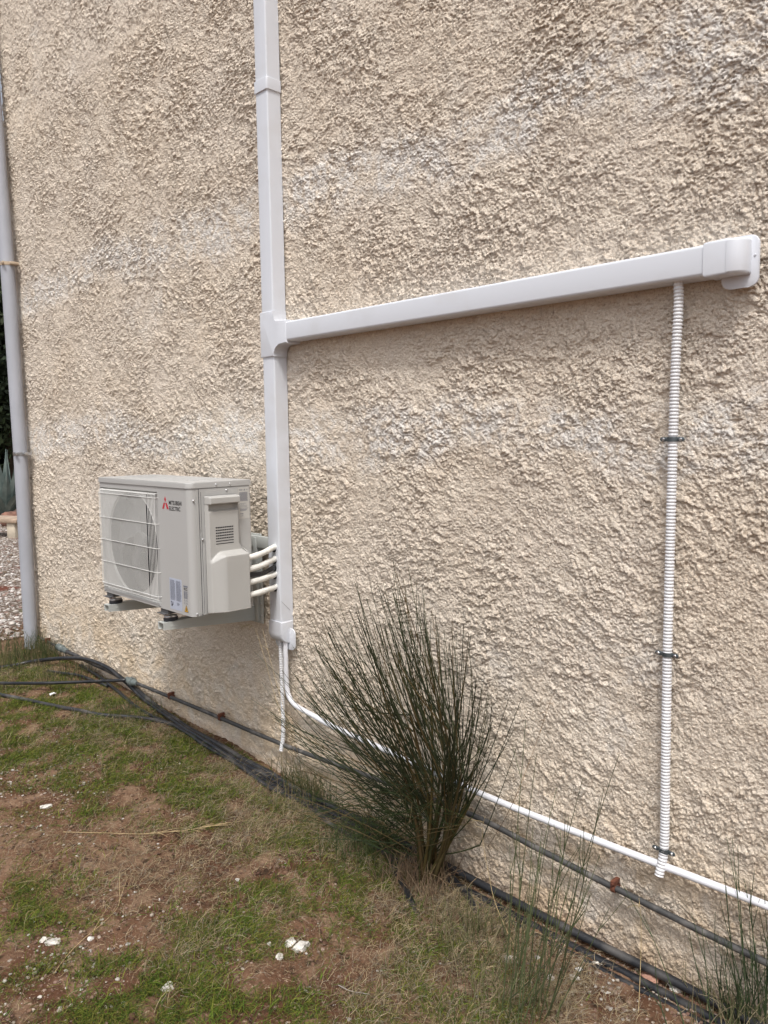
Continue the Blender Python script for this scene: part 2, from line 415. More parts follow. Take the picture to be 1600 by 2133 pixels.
def build_wall():
    s = []; x = WX1
    while x > WX0:
        s.append(x); x -= .0027 + .00062*max(0, -x)
    s.append(WX0); X = np.array(s[::-1]); Z = np.concatenate([np.arange(-1.75, 2.0, .0033), np.arange(2.0, 3.6, .0048)])
    XX, ZZ = np.meshgrid(X, Z, indexing='ij')
    h = wall_height(XX, ZZ)
    edge = smooth(WX0, WX0+.03, XX)
    Yv = 2.052 - h*edge + .03*(1-edge)
    Zv = ZZ - .60*(h-.005)*edge                            # sagging lumps
    V = np.stack([XX, Yv, Zv], -1).reshape(-1, 3)
    root = thing('house_wall', 'rough cream rendered side wall of the house with pale lime bloom', 'wall', (-2.5, 2.2, -1.6))
    raw('rendered_face', V, grid_faces(len(X), len(Z))[:, ::-1], M['stucco'], root)
    obj('masonry', nbox(WX0, WX1, 2.085, 9.0, -1.75, 3.6), M['end_wall'], root, 0)
build_wall()

# ------------------------------------------------------------------ duct (vertical)
def duct_prof(x0, x1, yf, r=.006):
    # open towards the wall, rounded front edges
    return rrect(x0, x1, yf, 2.045, r, 5, (1, 0, 0, 1))
DX0, DX1, DY = -2.772, -2.692, 1.980
vd = thing('cable_duct', 'tall white plastic pipe duct running up the wall beside the outdoor unit', 'duct', (-2.73, 2.0, -.8))
obj('duct_channel', prism(bmesh.new(), duct_prof(DX0, DX1, DY), 'z', -.80, .40), M['pvc'], vd)
obj('duct_channel', prism(bmesh.new(), duct_prof(DX0, DX1, DY), 'z', .42, 1.40), M['pvc'], vd)
obj('duct_channel', prism(bmesh.new(), duct_prof(DX0, DX1, DY), 'z', 1.402, 3.5), M['pvc'], vd)
obj('duct_joint', prism(bmesh.new(), duct_prof(DX0-.005, DX1+.005, DY-.005, .008), 'z', 1.378, 1.424, .0015), M['pvc'], vd)
# tee: outline in x,z pushed from the wall to the front
tx0, tx1 = DX0-.005, DX1+.005
pts = [(tx0, .325), (tx1, .325)]
for i in range(7):
    a = math.radians(180-90*i/6); pts.append((tx1+.035+.035*math.cos(a), .337+.035*math.sin(a)))
pts += [(-2.598, .372), (-2.598, .464), (tx1+.02, .464)]
for i in range(5):
    a = math.radians(-90-90*i/4); pts.append((tx1+.02+.02*math.cos(a), .484+.02*math.sin(a)))
pts += [(tx1, .510), (tx0, .510)]
obj('tee_joint', prism(bmesh.new(), pts, 'y', DY-.006, 2.044, .005, 'a'), M['pvc'], vd)
# closing elbow at the foot, with its wall plate
pts = []
for (y, z) in ((2.044, -.790), (DY-.005, -.790), (DY-.005, -.842)): pts.append((y, z))
for i in range(1, 8):
    a = math.radians(180+90*i/7); pts.append((DY-.005+.038+.038*math.cos(a), -.842+.042*math.sin(a)))
pts += [(2.044, -.888)]
obj('end_elbow', prism(bmesh.new(), pts, 'x', tx0, tx1, .006), M['pvc'], vd)
obj('wall_plate', prism(bmesh.new(), rrect(-2.79, -2.652, -.915, -.822, .022), 'y', 2.020, 2.026, .002, 'a'), M['pvc'], vd)
for z in (-.474, -.524, -.556, -.590, -.643):
    b = bmesh.new(); lathe_at(b, (-2.728, DY+.002, z-.004), (0, -1, 0), [(0, .0145), (.0035, .0145)], 20)
    obj('pipe_hole_shade', b, M['dark'], vd)  # dark disc on the duct face, painting the shade around the pipe entry
# fine scratches on the foot of the duct
SCR = mat('scratch_grey', (.3, .3, .32), .7)
b = bmesh.new(); tube(b, [(-2.764, 1.9800, -.745), (-2.752, 1.9800, -.700)], .0006, 4); obj('scratch', b, SCR, vd)
b = bmesh.new(); tube(b, [(-2.6915, 1.985, -.70), (-2.6913, 2.03, -.745)], .0007, 4)
obj('scratch', b, SCR, vd)

# ------------------------------------------------------------------ duct (horizontal)
hd = thing('cable_duct', 'long horizontal white plastic duct branching right from the tee to an elbow cap', 'duct', (-1.75, 2.0, .41))
prof = [(y, z) for (y, z) in rrect(1.975, 2.045, .381, .457, .009, 5, (1, 0, 0, 1))]
# rrect x-range is the y axis here: round the two corners at low y instead
prof = [(2.045, .381), (1.984, .381)]
for i in range(1, 6):
    a = math.radians(-90-90*i/6); prof.append((1.984+.009*math.cos(a), .390+.009*math.sin(a)))
prof += [(1.975, .390), (1.975, .448)]
for i in range(1, 6):
    a = math.radians(180-90*i/6); prof.append((1.984+.009*math.cos(a), .448+.009*math.sin(a)))
prof += [(1.984, .457), (2.045, .457)]
obj('duct_channel', prism(bmesh.new(), prof, 'x', -2.612, -.86), M['pvc'], hd)
def elbow_prof(front, xa, xb, r):
    p = [(xa, 2.044), (xa, front)]
    p.append((xb-r, front))
    for i in range(1, 9):
        a = math.radians(-90+90*i/8); p.append((xb-r+r*math.cos(a), front+r+r*math.sin(a)))
    p.append((xb, 2.044)); return p
obj('end_elbow', prism(bmesh.new(), elbow_prof(1.971, -.895, -.796, .036), 'z', .376, .461, .007), M['pvc'], hd)
obj('elbow_rib', prism(bmesh.new(), elbow_prof(1.9695, -.838, -.7965, .036), 'z', .379, .458, .004), M['pvc'], hd)
obj('wall_plate', prism(bmesh.new(), rrect(-.868, -.778, .346, .470, .022), 'y', 2.018, 2.024, .002, 'a'), M['pvc'], hd)
b = bmesh.new(); lathe_at(b, (-.787, 2.017, .42), (0, -1, 0), [(0, .003), (.0015, .002)], 10); obj('screw', b, M['pvc'], hd)

# ------------------------------------------------------------------ corrugated conduits
def corrugated(P, r, pitch, seg=16):
    P = np.asarray(P); d = np.r_[0, np.cumsum(np.linalg.norm(np.diff(P, axis=0), axis=1))]
    n = int(d[-1]/pitch*8); t = np.linspace(0, d[-1], n)
    Q = np.stack([np.interp(t, d, P[:, k]) for k in range(3)], 1)
    w = np.sin(2*PI*t/pitch); R = r*(1+.115*np.clip(w*1.6+.5, -1, .8))
    V, Fc, caps = tube_arrays(Q, R, seg, False)
    return V, Fc
rc = thing('corrugated_conduit', 'long white corrugated conduit hanging from the horizontal duct, held by three saddle clamps', 'conduit', (-.985, 2.02, -1.2))
cpath = spline([(-.975, 2.005, .395), (-.974, 2.010, .33), (-.980, 2.014, .2), (-.983, 2.015, 0), (-.985, 2.015, -.3), (-.986, 2.015, -.6), (-.985, 2.016, -.9), (-.983, 2.016, -1.08), (-.983, 2.013, -1.17), (-.988, 1.999, -1.232)], 30)
V, Fc = corrugated(cpath, .0118, .0092)
raw('conduit_sleeve', V, Fc, M['corr'], rc)
obj('conduit_bore', ntube([cpath[-4], cpath[-1]], .0098, 14), M['dark'], rc)
def clamp(z, x, yw, parent, m, r=.0125, w=.012, ear=.021):
    b = bmesh.new()
    pts = []                                                    # band over the pipe, in x,y
    for rr in (r+.0025, r+.0005):
        ring = [(x+rr*math.cos(math.radians(q)), 2.016+rr*math.sin(math.radians(q))) for q in np.linspace(180, 360, 13)]
        pts += ring if rr > r+.001 else ring[::-1]
    prism(b, pts, 'z', z-w/2, z+w/2)
    for s in (-1, 1):
        prism(b, rrect(min(x+s*r, x+s*(r+ear)), max(x+s*r, x+s*(r+ear)), z-w*.5, z+w*.5, .006), 'y', 2.010, 2.0135, .0006)
    c = obj('saddle_clamp', b, m, parent)
    for s in (-1, 1):
        b = bmesh.new(); lathe_at(b, (x+s*(r+ear*.55), 2.010, z), (0, -1, 0), [(0, .0042), (.002, .0042), (.0035, .003), (.0037, 0)], 12)
        q = obj('screw', b, M['zinc'], c); q['local'] = 1
    return c
for z, x in ((-.023, -.984), (-.605, -.986), (-1.163, -.983)): clamp(z, x, 2.02, rc, M['zinc_dark'])

sc2 = tag(raw('corrugated_conduit', *corrugated(spline([(-2.738, 2.008, -.86), (-2.740, 2.012, -1.0), (-2.742, 2.014, -1.12), (-2.741, 2.014, -1.24), (-2.743, 2.012, -1.32), (-2.748, 2.004, -1.378)], 20), .0090, .0078, 14), M['corr']),
    'short white corrugated conduit dropping from the foot of the tall duct beside the smooth pipe', 'conduit')

# ------------------------------------------------------------------ smooth white pipe
wp = thing('drain_pipe', 'smooth white plastic pipe from the foot of the tall duct running low along the wall', 'pipe', (-1.6, 2.01, -1.2))
P = spline([(-2.703, 2.008, -.86), (-2.703, 2.009, -.98), (-2.702, 2.010, -1.08), (-2.685, 2.010, -1.125), (-2.64, 2.010, -1.150), (-2.52, 2.012, -1.166), (-2.38, 2.012, -1.180), (-2.0, 2.014, -1.196), (-1.62, 2.012, -1.212), (-1.2, 2.013, -1.212), (-.69, 2.012, -1.203), (-.2, 2.012, -1.205), (.85, 2.012, -1.21)], 10)
obj('pipe_run', ntube(P, .0108, 16), M['pvc_pipe'], wp)
def clipring(x, z, w=.016, r=.0135):
    b = bmesh.new(); pts = [(2.012+r*math.cos(q), z+r*math.sin(q)) for q in np.linspace(0, 2*PI, 20, endpoint=False)]
    prism(b, pts, 'x', x-w/2, x+w/2, .001); prism(b, rrect(2.012, 2.036, z-.008, z+.008, .002), 'x', x-w/2, x+w/2); return b
for x, z in ((-1.73, -1.208), (-2.25, -1.187)): obj('pipe_clip', clipring(x, z), M['zinc_dark'], wp)

# ------------------------------------------------------------------ dark rigid pipe low on the wall
dp = thing('rigid_pipe', 'weathered dark rigid water pipe fixed low along the wall with rusty clips', 'pipe', (-2.5, 2.02, -1.34))
P = spline([(-4.10, 2.012, -1.376), (-3.9, 2.013, -1.372), (-3.4, 2.014, -1.362), (-2.74, 2.014, -1.352), (-2.2, 2.014, -1.325), (-1.70, 2.012, -1.300), (-1.4, 2.013, -1.318), (-1.13, 2.014, -1.336), (-.70, 2.014, -1.356), (-.2, 2.014, -1.362), (.85, 2.014, -1.37)], 10)
obj('pipe_run', ntube(P, .0095, 14), M['steel_pipe'], dp)
def rusty_clip(x, z):
    b = clipring(x, z, .013, .0125)
    box(b, x-.007, x+.007, 2.0, 2.035, z+.010, z+.026, .003)
    tube(b, [(x, 1.996, z+.016), (x+.001, 2.02, z+.016)], .0045, 8); return b
for px, py, z in ((355, 1440, 0), (460, 1490, 0), (1280, 1850, 0)):
    w = on_wall(px, py, 2.014); i = int(np.argmin(abs(P[:, 0]-w[0]))); obj('rusty_clip', rusty_clip(w[0], P[i, 2]), M['rust'], dp)
b = bmesh.new()
lathe_at(b, (-4.16, 2.008, -1.377), (1, 0, .02), [(-.06, .017), (-.02, .018), (-.019, .024), (.0, .025), (.015, .024), (.016, .019), (.03, .019), (.045, .014), (.06, .0115)], 18)
obj('pipe_coupling', b, M['collar'], dp)

sp = thing('pipe_stub', 'short dark pipe with a pale collar low on the wall beside the downpipe', 'pipe', (-5.2, 2.0, -1.37))
A0 = on_wall(82, 1328, 2.02); A1 = on_wall(122, 1347, 2.00); A2 = on_wall(140, 1357, 1.99)
obj('pipe_run', ntube([A0+[-.1, .01, 0], A0, A1], .009, 12), M['steel_pipe'], sp)
dA = (A2-A1); L_ = np.linalg.norm(dA)
b = bmesh.new(); lathe_at(b, A1, dA, [(-.02, .014), (0, .016), (.001, .023), (L_*.45, .024), (L_*.5, .018), (L_*.95, .018), (L_, .013)], 16); obj('collar', b, M['collar'], sp)
b = bmesh.new(); t_ = A0*.55+A1*.45; box(b, t_[0]-.008, t_[0]+.008, 1.995, 2.03, t_[2]-.012, t_[2]+.024, .003); obj('rusty_clip', b, M['rust'], sp)

# ------------------------------------------------------------------ black hoses at the foot of the wall
def hose(pts, r, label, m='hose', extra=None):
    Q = [np.array(hit(px, py, r+dz)) if len(q) == 0 else np.array(q) for px, py, dz, *q in pts]
    if extra: Q = Q + [np.array(e) for e in extra]
    S = spline(Q, 8)
    S[:, 1] = np.minimum(S[:, 1], 2.03-r)
    g = ground_z(S[:, 0], S[:, 1])+np.where(S[:, 0] < -2.1, r*.85, -r); S[:, 2] = np.maximum(S[:, 2], g+.003)
    o = obj('black_hose', ntube(S, r, 12), M[m]); return tag(o, label, 'hose', 'black irrigation hoses along the foot of the wall')
def along(x, y, h=0.0, r=.011): return [x, y, float(ground_z(x, y))+r+h]
tail = lambda y, h: [along(x, y+dy, h) for x, dy in ((-2.2, -.0), (-1.7, .010), (-1.3, -.006), (-.9, .008), (-.5, -.008), (.2, 0), (.8, 0))]
hose([(138, 1355, 0, *A2), (185, 1378, .0), (240, 1404, .0), (285, 1437, .0), (335, 1478, .0), (400, 1522, .0), (500, 1578, .0), (590, 1628, .0)], .0128,
     'black hose leaving the pale collar and running down the wall, uppermost of the bundle', 'hose_dusty', tail(1.996, .016))
hose([(-60, 1402, 0), (20, 1388, 0), (80, 1376, .02), (160, 1371, .05), (215, 1386, .04), (262, 1420, .01), (310, 1465, 0), (385, 1518, 0), (480, 1577, 0), (585, 1635, 0)], .0125,
     'black hose arching off the ground left of the pale collar before joining the bundle', 'hose', tail(1.964, -.010))
hose([(168, 1386, .015), (205, 1408, .01), (240, 1436, 0), (275, 1466, 0), (320, 1494, 0), (370, 1516, 0), (450, 1567, 0), (560, 1630, 0)], .010,
     'black hose crossing under the others and hugging the ground beside the bundle', 'hose', tail(1.936, -.017))
cpl = [(-4.21, 2.008, -1.377)]
hose([(-80, 1421, .02), (0, 1423, .03), (90, 1423, .04), (180, 1420, .05), (250, 1417, .05)], .0095,
     'straight black hose ending in the grey coupling of the rigid pipe', 'hose', cpl)
hose([(-60, 1436, 0), (0, 1447, .0), (100, 1468, 0), (200, 1488, 0), (300, 1497, 0), (370, 1514, 0), (420, 1540, 0), (480, 1583, 0), (560, 1640, 0), (640, 1678, 0)], .0105,
     'black hose lying across the grass, lowest of those coming from the left', 'hose_dusty', [along(-2.25, 1.90), along(-2.0, 1.915), along(-1.75, 1.90, -.02)])
hose([(100, 1398, 0), (130, 1402, .01), (165, 1407, .012), (200, 1420, 0), (225, 1434, -.01)], .0085, 'short loop of dark hose half hidden in grass below the downpipe')
hose([(770, 1700, 0), (790, 1745, 0), (812, 1790, 0), (838, 1840, 0), (858, 1880, -.004), (880, 1930, -.03)], .0115, 'loose end of black hose in the dry grass left of the shrub base')
hose([(925, 1808, 0), (950, 1838, 0), (975, 1868, 0), (990, 1895, -.002), (1005, 1925, -.03)], .0115, 'loose end of black hose emerging right below the shrub base')

# ------------------------------------------------------------------ downpipe
PX, PY_ = -5.572, 1.980
dn = thing('downpipe', 'tall grey plastic rainwater downpipe at the left corner of the wall', 'downpipe', (PX, PY_, -1.46))
b = bmesh.new(); LEAN = lambda z: float(np.interp(z, [-1.5, -.1, 1.16, 2.0, 3.6], [-.030, -.030, -.070, -.125, -.23]))
tube(b, [(PX+LEAN(z), PY_, z) for z in (-1.445, -.8, -.10, .5, 1.15, 1.6, 2.0, 2.8, 3.6)], .0445, 32, False); obj('pipe_run', b, M['pvc_grey'], dn)
for z, m in ((1.163, M['tan_plastic']), (-.098, M['zinc'])):
    PX = -5.572+LEAN(z); b = bmesh.new(); lathe_at(b, (PX, PY_, z-.011), (0, 0, 1), [(0, .0455), (.0, .0475), (.022, .0475), (.022, .0455)], 32)
    box(b, PX+.036, PX+.075, PY_-.004, PY_+.05, z-.009, z+.009, .002); box(b, PX+.028, PX+.06, PY_-.052, PY_-.04, z-.008, z+.008, .002)
    obj('pipe_bracket', b, m, dn)

# ------------------------------------------------------------------ wall bracket for the outdoor unit
br = thing('wall_bracket', 'grey steel wall bracket with two arms carrying the outdoor unit', 'bracket', (-3.2, 2.03, -.8))
ZT = -.760
obj('cross_rail', nbox(-3.62, -2.80, 2.012, 2.034, -.492, -.440, .003), M['bracket'], br)
def bracket_arm(x0, x1):
    root = bmesh.new(); yf, yb = 1.565, 2.022; t = .0025
    # C channel: top, two tapered cheeks; open below and at the tip
    def cheek(x):
        prism(root, [(yf, ZT), (yf, ZT-.030), (yb, ZT-.066), (yb, ZT)], 'x', x, x+t)
    cheek(x0); cheek(x1-t)
    box(root, x0+t, x1-t, yf, yb, ZT-t, ZT)
    prism(root, [(yf, ZT-.030), (yf, ZT-.030+t), (yb, ZT-.066+t), (yb, ZT-.066)], 'x', x0+t, x0+.014)
    prism(root, [(yf+.03, ZT-.020), (yf+.03, ZT-.018), (yb-.02, ZT-.040), (yb-.02, ZT-.042)], 'x', x1, x1+.0012)
    a = obj('arm', root, M['bracket'], br)
    u = bmesh.new()
    prism(u, rrect(x0-.004, x0+.0, -.835, -.432, .001), 'y', 2.000, 2.022)
    box(u, x0-.004, x1+.052, 2.0215, 2.030, -.836, -.430, .003)
    box(u, x1+.010, x1+.034, 2.008, 2.0215, -.826, -.445, .005)
    up_ = obj('upright', u, M['bracket'], br)
    for z in (-.80, -.745, -.47):
        b = bmesh.new(); lathe_at(b, (x1+.044, 2.0215, z), (0, -1, 0), [(0, .006), (.003, .006), (.005, .003)], 10)
        q = obj('bolt', b, M['zinc'], up_); q['local'] = 1
    for y in (1.612, 1.865-.02):
        xc = (x0+x1)/2; b = bmesh.new()
        # rubber damper, an oval pad
        pts = [(xc+.020*math.cos(q), y+.032*math.sin(q)) for q in np.linspace(0, 2*PI, 24, endpoint=False)]
        prism(b, pts, 'z', ZT+.0005, ZT+.016, .004)
        rm = obj('rubber_mount', b, M['rubber'], br)
        b = bmesh.new()
        pts = [(xc+.018*math.cos(q), y+.029*math.sin(q)) for q in np.linspace(0, 2*PI, 24, endpoint=False)]
        prism(b, pts, 'z', ZT+.0155, ZT+.024, .004, 'b')
        lathe_at(b, (xc, y-.012, ZT+.024), (0, 0, 1), [(0, .012), (.003, .012), (.0032, .009), (.012, .009), (.0122, .0055), (.030, .0055), (.031, .002)], 12)
        lathe_at(b, (xc-.004, y-.024, ZT+.023), (0, 0, 1), [(0, .006), (.005, .006), (.006, .004)], 10)
        q = obj('bolt', b, M['zinc'], rm); q['local'] = 1
bracket_arm(-2.982, -2.936); bracket_arm(-3.486, -3.440)

# ------------------------------------------------------------------ outdoor unit
ac = thing('outdoor_unit', 'cream air conditioner outdoor unit on the wall bracket with wire fan grille', 'air conditioner', (-3.12, 1.72, -.705))
X0, X1, Y0, Y1, ZB, ZL = -3.521, -2.722, 1.580, 1.865, -.705, -.2
RX0, RX1, RZ0, RZ1 = -3.500, -2.972, -.688, -.222              # recess behind the grille
def ac_outline(g=0.0):
    pts = []
    for cx, cy, r, a0 in ((X1-.026, Y0+.026, .026, -90), (X1-.006, Y1-.006, .006, 0), (X0+.006, Y1-.006, .006, 90), (X0+.018, Y0+.018, .018, 180)):
        for i in range(7):
            a = math.radians(a0+90*i/6); pts.append((cx+(r+g)*math.cos(a), cy+(r+g)*math.sin(a)))
    return pts                                                  # starts at the right front corner, ends at left front
def build_unit():
    b = bmesh.new(); O = ac_outline(); n = len(O)
    lo = [b.verts.new((x, y, ZB)) for x, y in O]; hi = [b.verts.new((x, y, ZL)) for x, y in O]
    for i in range(n-1): b.faces.new((lo[i], lo[i+1], hi[i+1], hi[i]))
    b.faces.new(lo[::-1])
    b.faces.new(hi)
    fx0, fx1 = O[-1][0], O[0][0]; v = lambda x, z, y=Y0: b.verts.new((x, y, z))
    def q(a0, a1, z0, z1, y=Y0): b.faces.new((v(a0, z0, y), v(a1, z0, y), v(a1, z1, y), v(a0, z1, y)))
    q(fx0, fx1, ZB, RZ0); q(fx0, fx1, RZ1, ZL); q(fx0, RX0, RZ0, RZ1); q(RX1, fx1, RZ0, RZ1)
    D = .014
    cxr, czr, rad = (RX0+RX1)/2, (RZ0+RZ1)/2, .229
    K = 64; ring, sq = [], []
    for k in range(K):
        a = 2*PI*k/K; ca, sa = math.cos(a), math.sin(a)
        t = min(((RX1-RX0)/2)/abs(ca) if abs(ca) > 1e-9 else 1e9, ((RZ1-RZ0)/2)/abs(sa) if abs(sa) > 1e-9 else 1e9)
        sq.append((cxr+t*ca, czr+t*sa)); ring.append((cxr+rad*ca, czr+rad*sa))
    # exact corners
    for cxx in (RX0, RX1):
        for czz in (RZ0, RZ1):
            j = min(range(K), key=lambda k: (sq[k][0]-cxx)**2+(sq[k][1]-czz)**2); sq[j] = (cxx, czz)
    vf = [v(x, z) for x, z in sq]; vs = [v(x, z, Y0+D) for x, z in sq]; vr = [v(x, z, Y0+D) for x, z in ring]
    lips = []
    for yy, dr in ((Y0+D-.002, -.002), (Y0+D-.001, -.004), (Y0+D+.008, -.006)):
        lips.append([b.verts.new((cxr+(rad+dr)*math.cos(2*PI*k/K), yy, czr+(rad+dr)*math.sin(2*PI*k/K))) for k in range(K)])
    for k in range(K):
        m = (k+1) % K
        b.faces.new((vf[k], vf[m], vs[m], vs[k])); b.faces.new((vs[k], vs[m], vr[m], vr[k]))
        b.faces.new((vr[k], vr[m], lips[0][m], lips[0][k]))
        for A, B in zip(lips, lips[1:]): b.faces.new((A[k], A[m], B[m], B[k]))
    bmesh.ops.remove_doubles(b, verts=b.verts, dist=1e-5)
    obj('body', b, M['ac'], ac, 30)
    b = bmesh.new(); tube(b, [(cxr, Y0+D+.006, czr), (cxr, Y0+D+.02, czr), (cxr, Y0+.13, czr)], rad-.0055, 64, False); obj('fan_shroud', b, M['dark'], ac)
    # dark fins behind the fan
    b = bmesh.new(); lathe_at(b, (cxr, Y0+.13, czr), (0, 1, 0), [(0, rad+.01), (.004, rad+.01)], 48); obj('coil', b, M['coil'], ac)
    # axial fan
    b = bmesh.new()
    lathe_at(b, (cxr, Y0+.095, czr), (0, -1, 0), [(0, .052), (.045, .050), (.052, .042), (.054, 0)], 32)
    fan = obj('fan', b, M['fan'], ac)
    for kb in range(4):
        V, Fq = [], []; nr, na = 14, 18
        for i in range(nr+1):
            r = .048+(.215-.048)*i/nr; sweep = .55*(i/nr)**1.3
            for j in range(na+1):
                a = kb*2*PI/4+sweep+(j/na)*(1.25+.35*i/nr)
                y = Y0+.094-.046*(j/na)-.008*math.sin(PI*j/na)
                V.append((cxr+r*math.cos(a), y, czr+r*math.sin(a)))
        for i in range(nr):
            for j in range(na):
                a = i*(na+1)+j; Fq.append((a, a+1, a+na+2, a+na+1))
        q_ = raw('blade', V, Fq, M['fan'], fan); q_['local'] = 1
    # lid: a pressed tray with a rounded rim
    b = bmesh.new(); prism(b, ac_outline(.004), 'z', ZL+.001, ZL+.023, .005, 'b')
    for i in range(4):                                         # shallow pressed ribs on top
        y = Y0+.06+i*.05; box(b, X0+.06, X1-.14, y, y+.022, ZL+.0215, ZL+.0245, .001)
    obj('lid', b, M['ac'], ac)
    # front wrap and side sheet, standing 1.5 mm proud of the shell, with real gaps
    xs = X1+.0015
    b = bmesh.new(); box(b, X1-.001, xs, Y0+.029, Y0+.0405, ZB+.006, ZL-.004); obj('corner_flange', b, M['ac'], ac)
    b = bmesh.new()
    ys, y2 = Y0+.0435, Y0+.050
    pts = [(ys, ZB+.004), (Y1-.008, ZB+.004), (Y1-.008, ZL-.004), (ys, ZL-.004), (ys, -.360), (ys+.004, -.366), (ys+.004, -.376), (ys, -.382), (ys, -.430), (ys+.006, -.445), (ys+.006, -.6), (ys, -.61)]
    prism(b, pts, 'x', X1-.001, xs+.001); obj('side_panel', b, M['ac'], ac)
    b = bmesh.new(); prism(b, [(Y0+.051, ZB+.004), (Y0+.063, ZB+.004), (Y0+.063, -.44), (Y0+.056, -.435), (Y0+.051, -.42)], 'x', xs+.0011, xs+.0035, .0008, 'b')
    obj('cover_flange', b, M['ac'], ac)
    # seam strips: dark tone standing in for the shade of panel gaps
    b = bmesh.new(); box(b, X1+.0002, X1+.0007, Y0+.0405, Y0+.0435, ZB+.002, ZL-.002); obj('seam_shade', b, M['rubber'], ac)
    b = bmesh.new(); box(b, X1+.0026, X1+.0031, Y0+.0495, Y0+.0510, ZB+.01, -.215); obj('seam_shade', b, M['fan'], ac)
    # service cover as a modelled relief
    ya, yb, za, zb = 1.644, 1.812, -.700, -.232
    ny, nz = 84, 200
    yy = np.linspace(ya, yb, ny); zz = np.linspace(za, zb, nz); Yg, Zg = np.meshgrid(yy, zz, indexing='ij')
    right = np.interp(Zg, [-.70, -.470, -.425, -.232], [yb, yb, 1.790, 1.790])
    ed = smooth(0, .010, Yg-ya+.002)*smooth(0, .006, right-Yg+.001)*smooth(0, .010, Zg-za+.004)
    upper = .024*smooth(0, .004, zb-Zg+.001)
    zst = -.452-.030*(1-smooth(ya, ya+.075, Yg))**2
    bulge = .038*smooth(.000, .020, zst-Zg)*smooth(ya-.01, ya+.062, Yg)
    visor = .017*smooth(-.266, -.262, Zg)*smooth(0, .012, zb-Zg+.004)
    rec = -.017*smooth(-.293, -.290, Zg)*(1-smooth(-.266, -.262, Zg))*smooth(ya+.006, ya+.012, Yg)*smooth(0, .004, 1.784-Yg)
    H = (upper+bulge+visor+rec)*ed
    inside = (Yg <= right+.0005)
    Xg = X1+.002+np.where(inside, H, 0); Yg2 = np.minimum(Yg, right)
    cov = raw('service_cover', np.stack([Xg, Yg2, Zg], -1).reshape(-1, 3), grid_faces(ny, nz), M['ac_plastic'], ac)
    cov.data.set_sharp_from_angle(angle=math.radians(40))
    bk = bmesh.new(); prism(bk, [(X1+.002, -.698), (X1+.058, -.694), (X1+.058, -.468), (X1+.024, -.452), (X1+.002, -.45)], 'y', yb-.004, yb-.001); q_ = obj('back_edge', bk, M['ac_plastic'], cov); q_['local'] = 1
    # louvre slots: rows of dark patches on the cover, painting the shade inside
    b = bmesh.new()
    for i in range(7):
        z = -.358-i*.0108
        if i < 5:
            for k in range(10):
                y = 1.678+k*.0083; box(b, X1+.0262, X1+.0266, y, y+.0068, z-.0024, z+.0024)
        else: box(b, X1+.0262, X1+.0266, 1.678, 1.760, z-.0016, z+.0016)
    q_ = obj('vent_slot_shade', b, M['dark'], cov); q_['local'] = 1
    # screws
    sx = X1+.003
    for (x, y, z, ax) in ((sx-.001, 1.598, -.247, (1, 0, 0)), (sx-.001, 1.597, -.694, (1, 0, 0)), (sx+.001, 1.632, -.402, (1, 0, 0)), (sx, 1.748, -.214, (1, 0, 0)),
                       (X1+.0045, 1.70, ZL+.011, (1, 0, 0)), (X1+.0045, 1.765, ZL+.011, (1, 0, 0)), (-2.985, Y0, -.697, (0, -1, 0)), (-3.50, Y0, -.697, (0, -1, 0)), (-2.983, Y0-.001, -.665, (0, -1, 0))):
        b = bmesh.new(); lathe_at(b, (x, y, z), ax, [(0, .0045), (.0015, .0045), (.003, .003), (.0032, 0)], 14); obj('screw', b, M['zinc'], ac)
    # upright tongue and pipe boss behind the cover
    b = bmesh.new(); prism(b, rrect(1.797, 1.806, -.45, -.375, .004), 'x', X1+.002, X1+.006, .001, 'b'); obj('cover_latch', b, M['ac'], ac)
    # feet
    for x in (-2.959, -3.463):
        for y0, y1 in ((1.566, 1.64), (1.81, 1.875)):
            b = bmesh.new(); box(b, x-.03, x+.03, y0, y1, ZB-.020, ZB-.0165, .001); box(b, x-.03, x+.03, y0+.018, y1-.003, ZB-.018, ZB-.0005, .001); obj('foot', b, M['fan'], ac)
    # fan grille: bent wires
    b = bmesh.new(); gy = Y0-.014
    GX0, GX1, GZ0, GZ1 = -3.489, -2.973, -.676, -.228
    nw = 66
    wires = list(np.arange(GX0, -3.045, .0080))+[GX1-.0118*k for k in range(6)]
    for x in wires:
        tube(b, [(x, Y0+.006, GZ0), (x, Y0-.010, GZ0+.002), (x, gy+.003, GZ0+.010), (x, gy, GZ0+.020), (x, gy, GZ1-.020), (x, gy+.003, GZ1-.010), (x, Y0-.010, GZ1-.002), (x, Y0+.006, GZ1)], .0010, 5, False)
    for z in (GZ1-.018, -.354, -.455, -.555, GZ0+.02):
        tube(b, [(GX0, Y0+.006, z), (GX0, gy-.002, z), (GX0+.004, gy-.002, z), (GX1-.006, gy-.002, z), (GX1+.004, gy+.002, z), (GX1+.006, Y0+.004, z)], .0014, 6)
    for z in (GZ0+.004, GZ1-.004): tube(b, [(GX0, Y0-.010, z), (GX1, Y0-.010, z)], .0017, 6)
    obj('fan_grille', b, M['wire'], ac)
    # pressed hand-hold to the lower left of the grille
    b = bmesh.new(); prism(b, [(-3.505, -.690), (-2.98, -.690), (-2.975, -.6945), (-3.505, -.6945)], 'y', Y0-.002, Y0+.001); obj('panel_ridge', b, M['ac'], ac)

    # ---- printing on the front: three-diamond mark and the maker's name
    fy = Y0-.0006
    def flat(polys, y=fy, m=M['red'], name='emblem'):
        b = bmesh.new()
        for p in polys: prism(b, p, 'y', y, y+.0005)
        return obj(name, b, m, ac, 0)
    ex, ez = -2.9075, -.2625; s = .0235                          # centre of the mark, diamond edge height
    h_ = s*.36
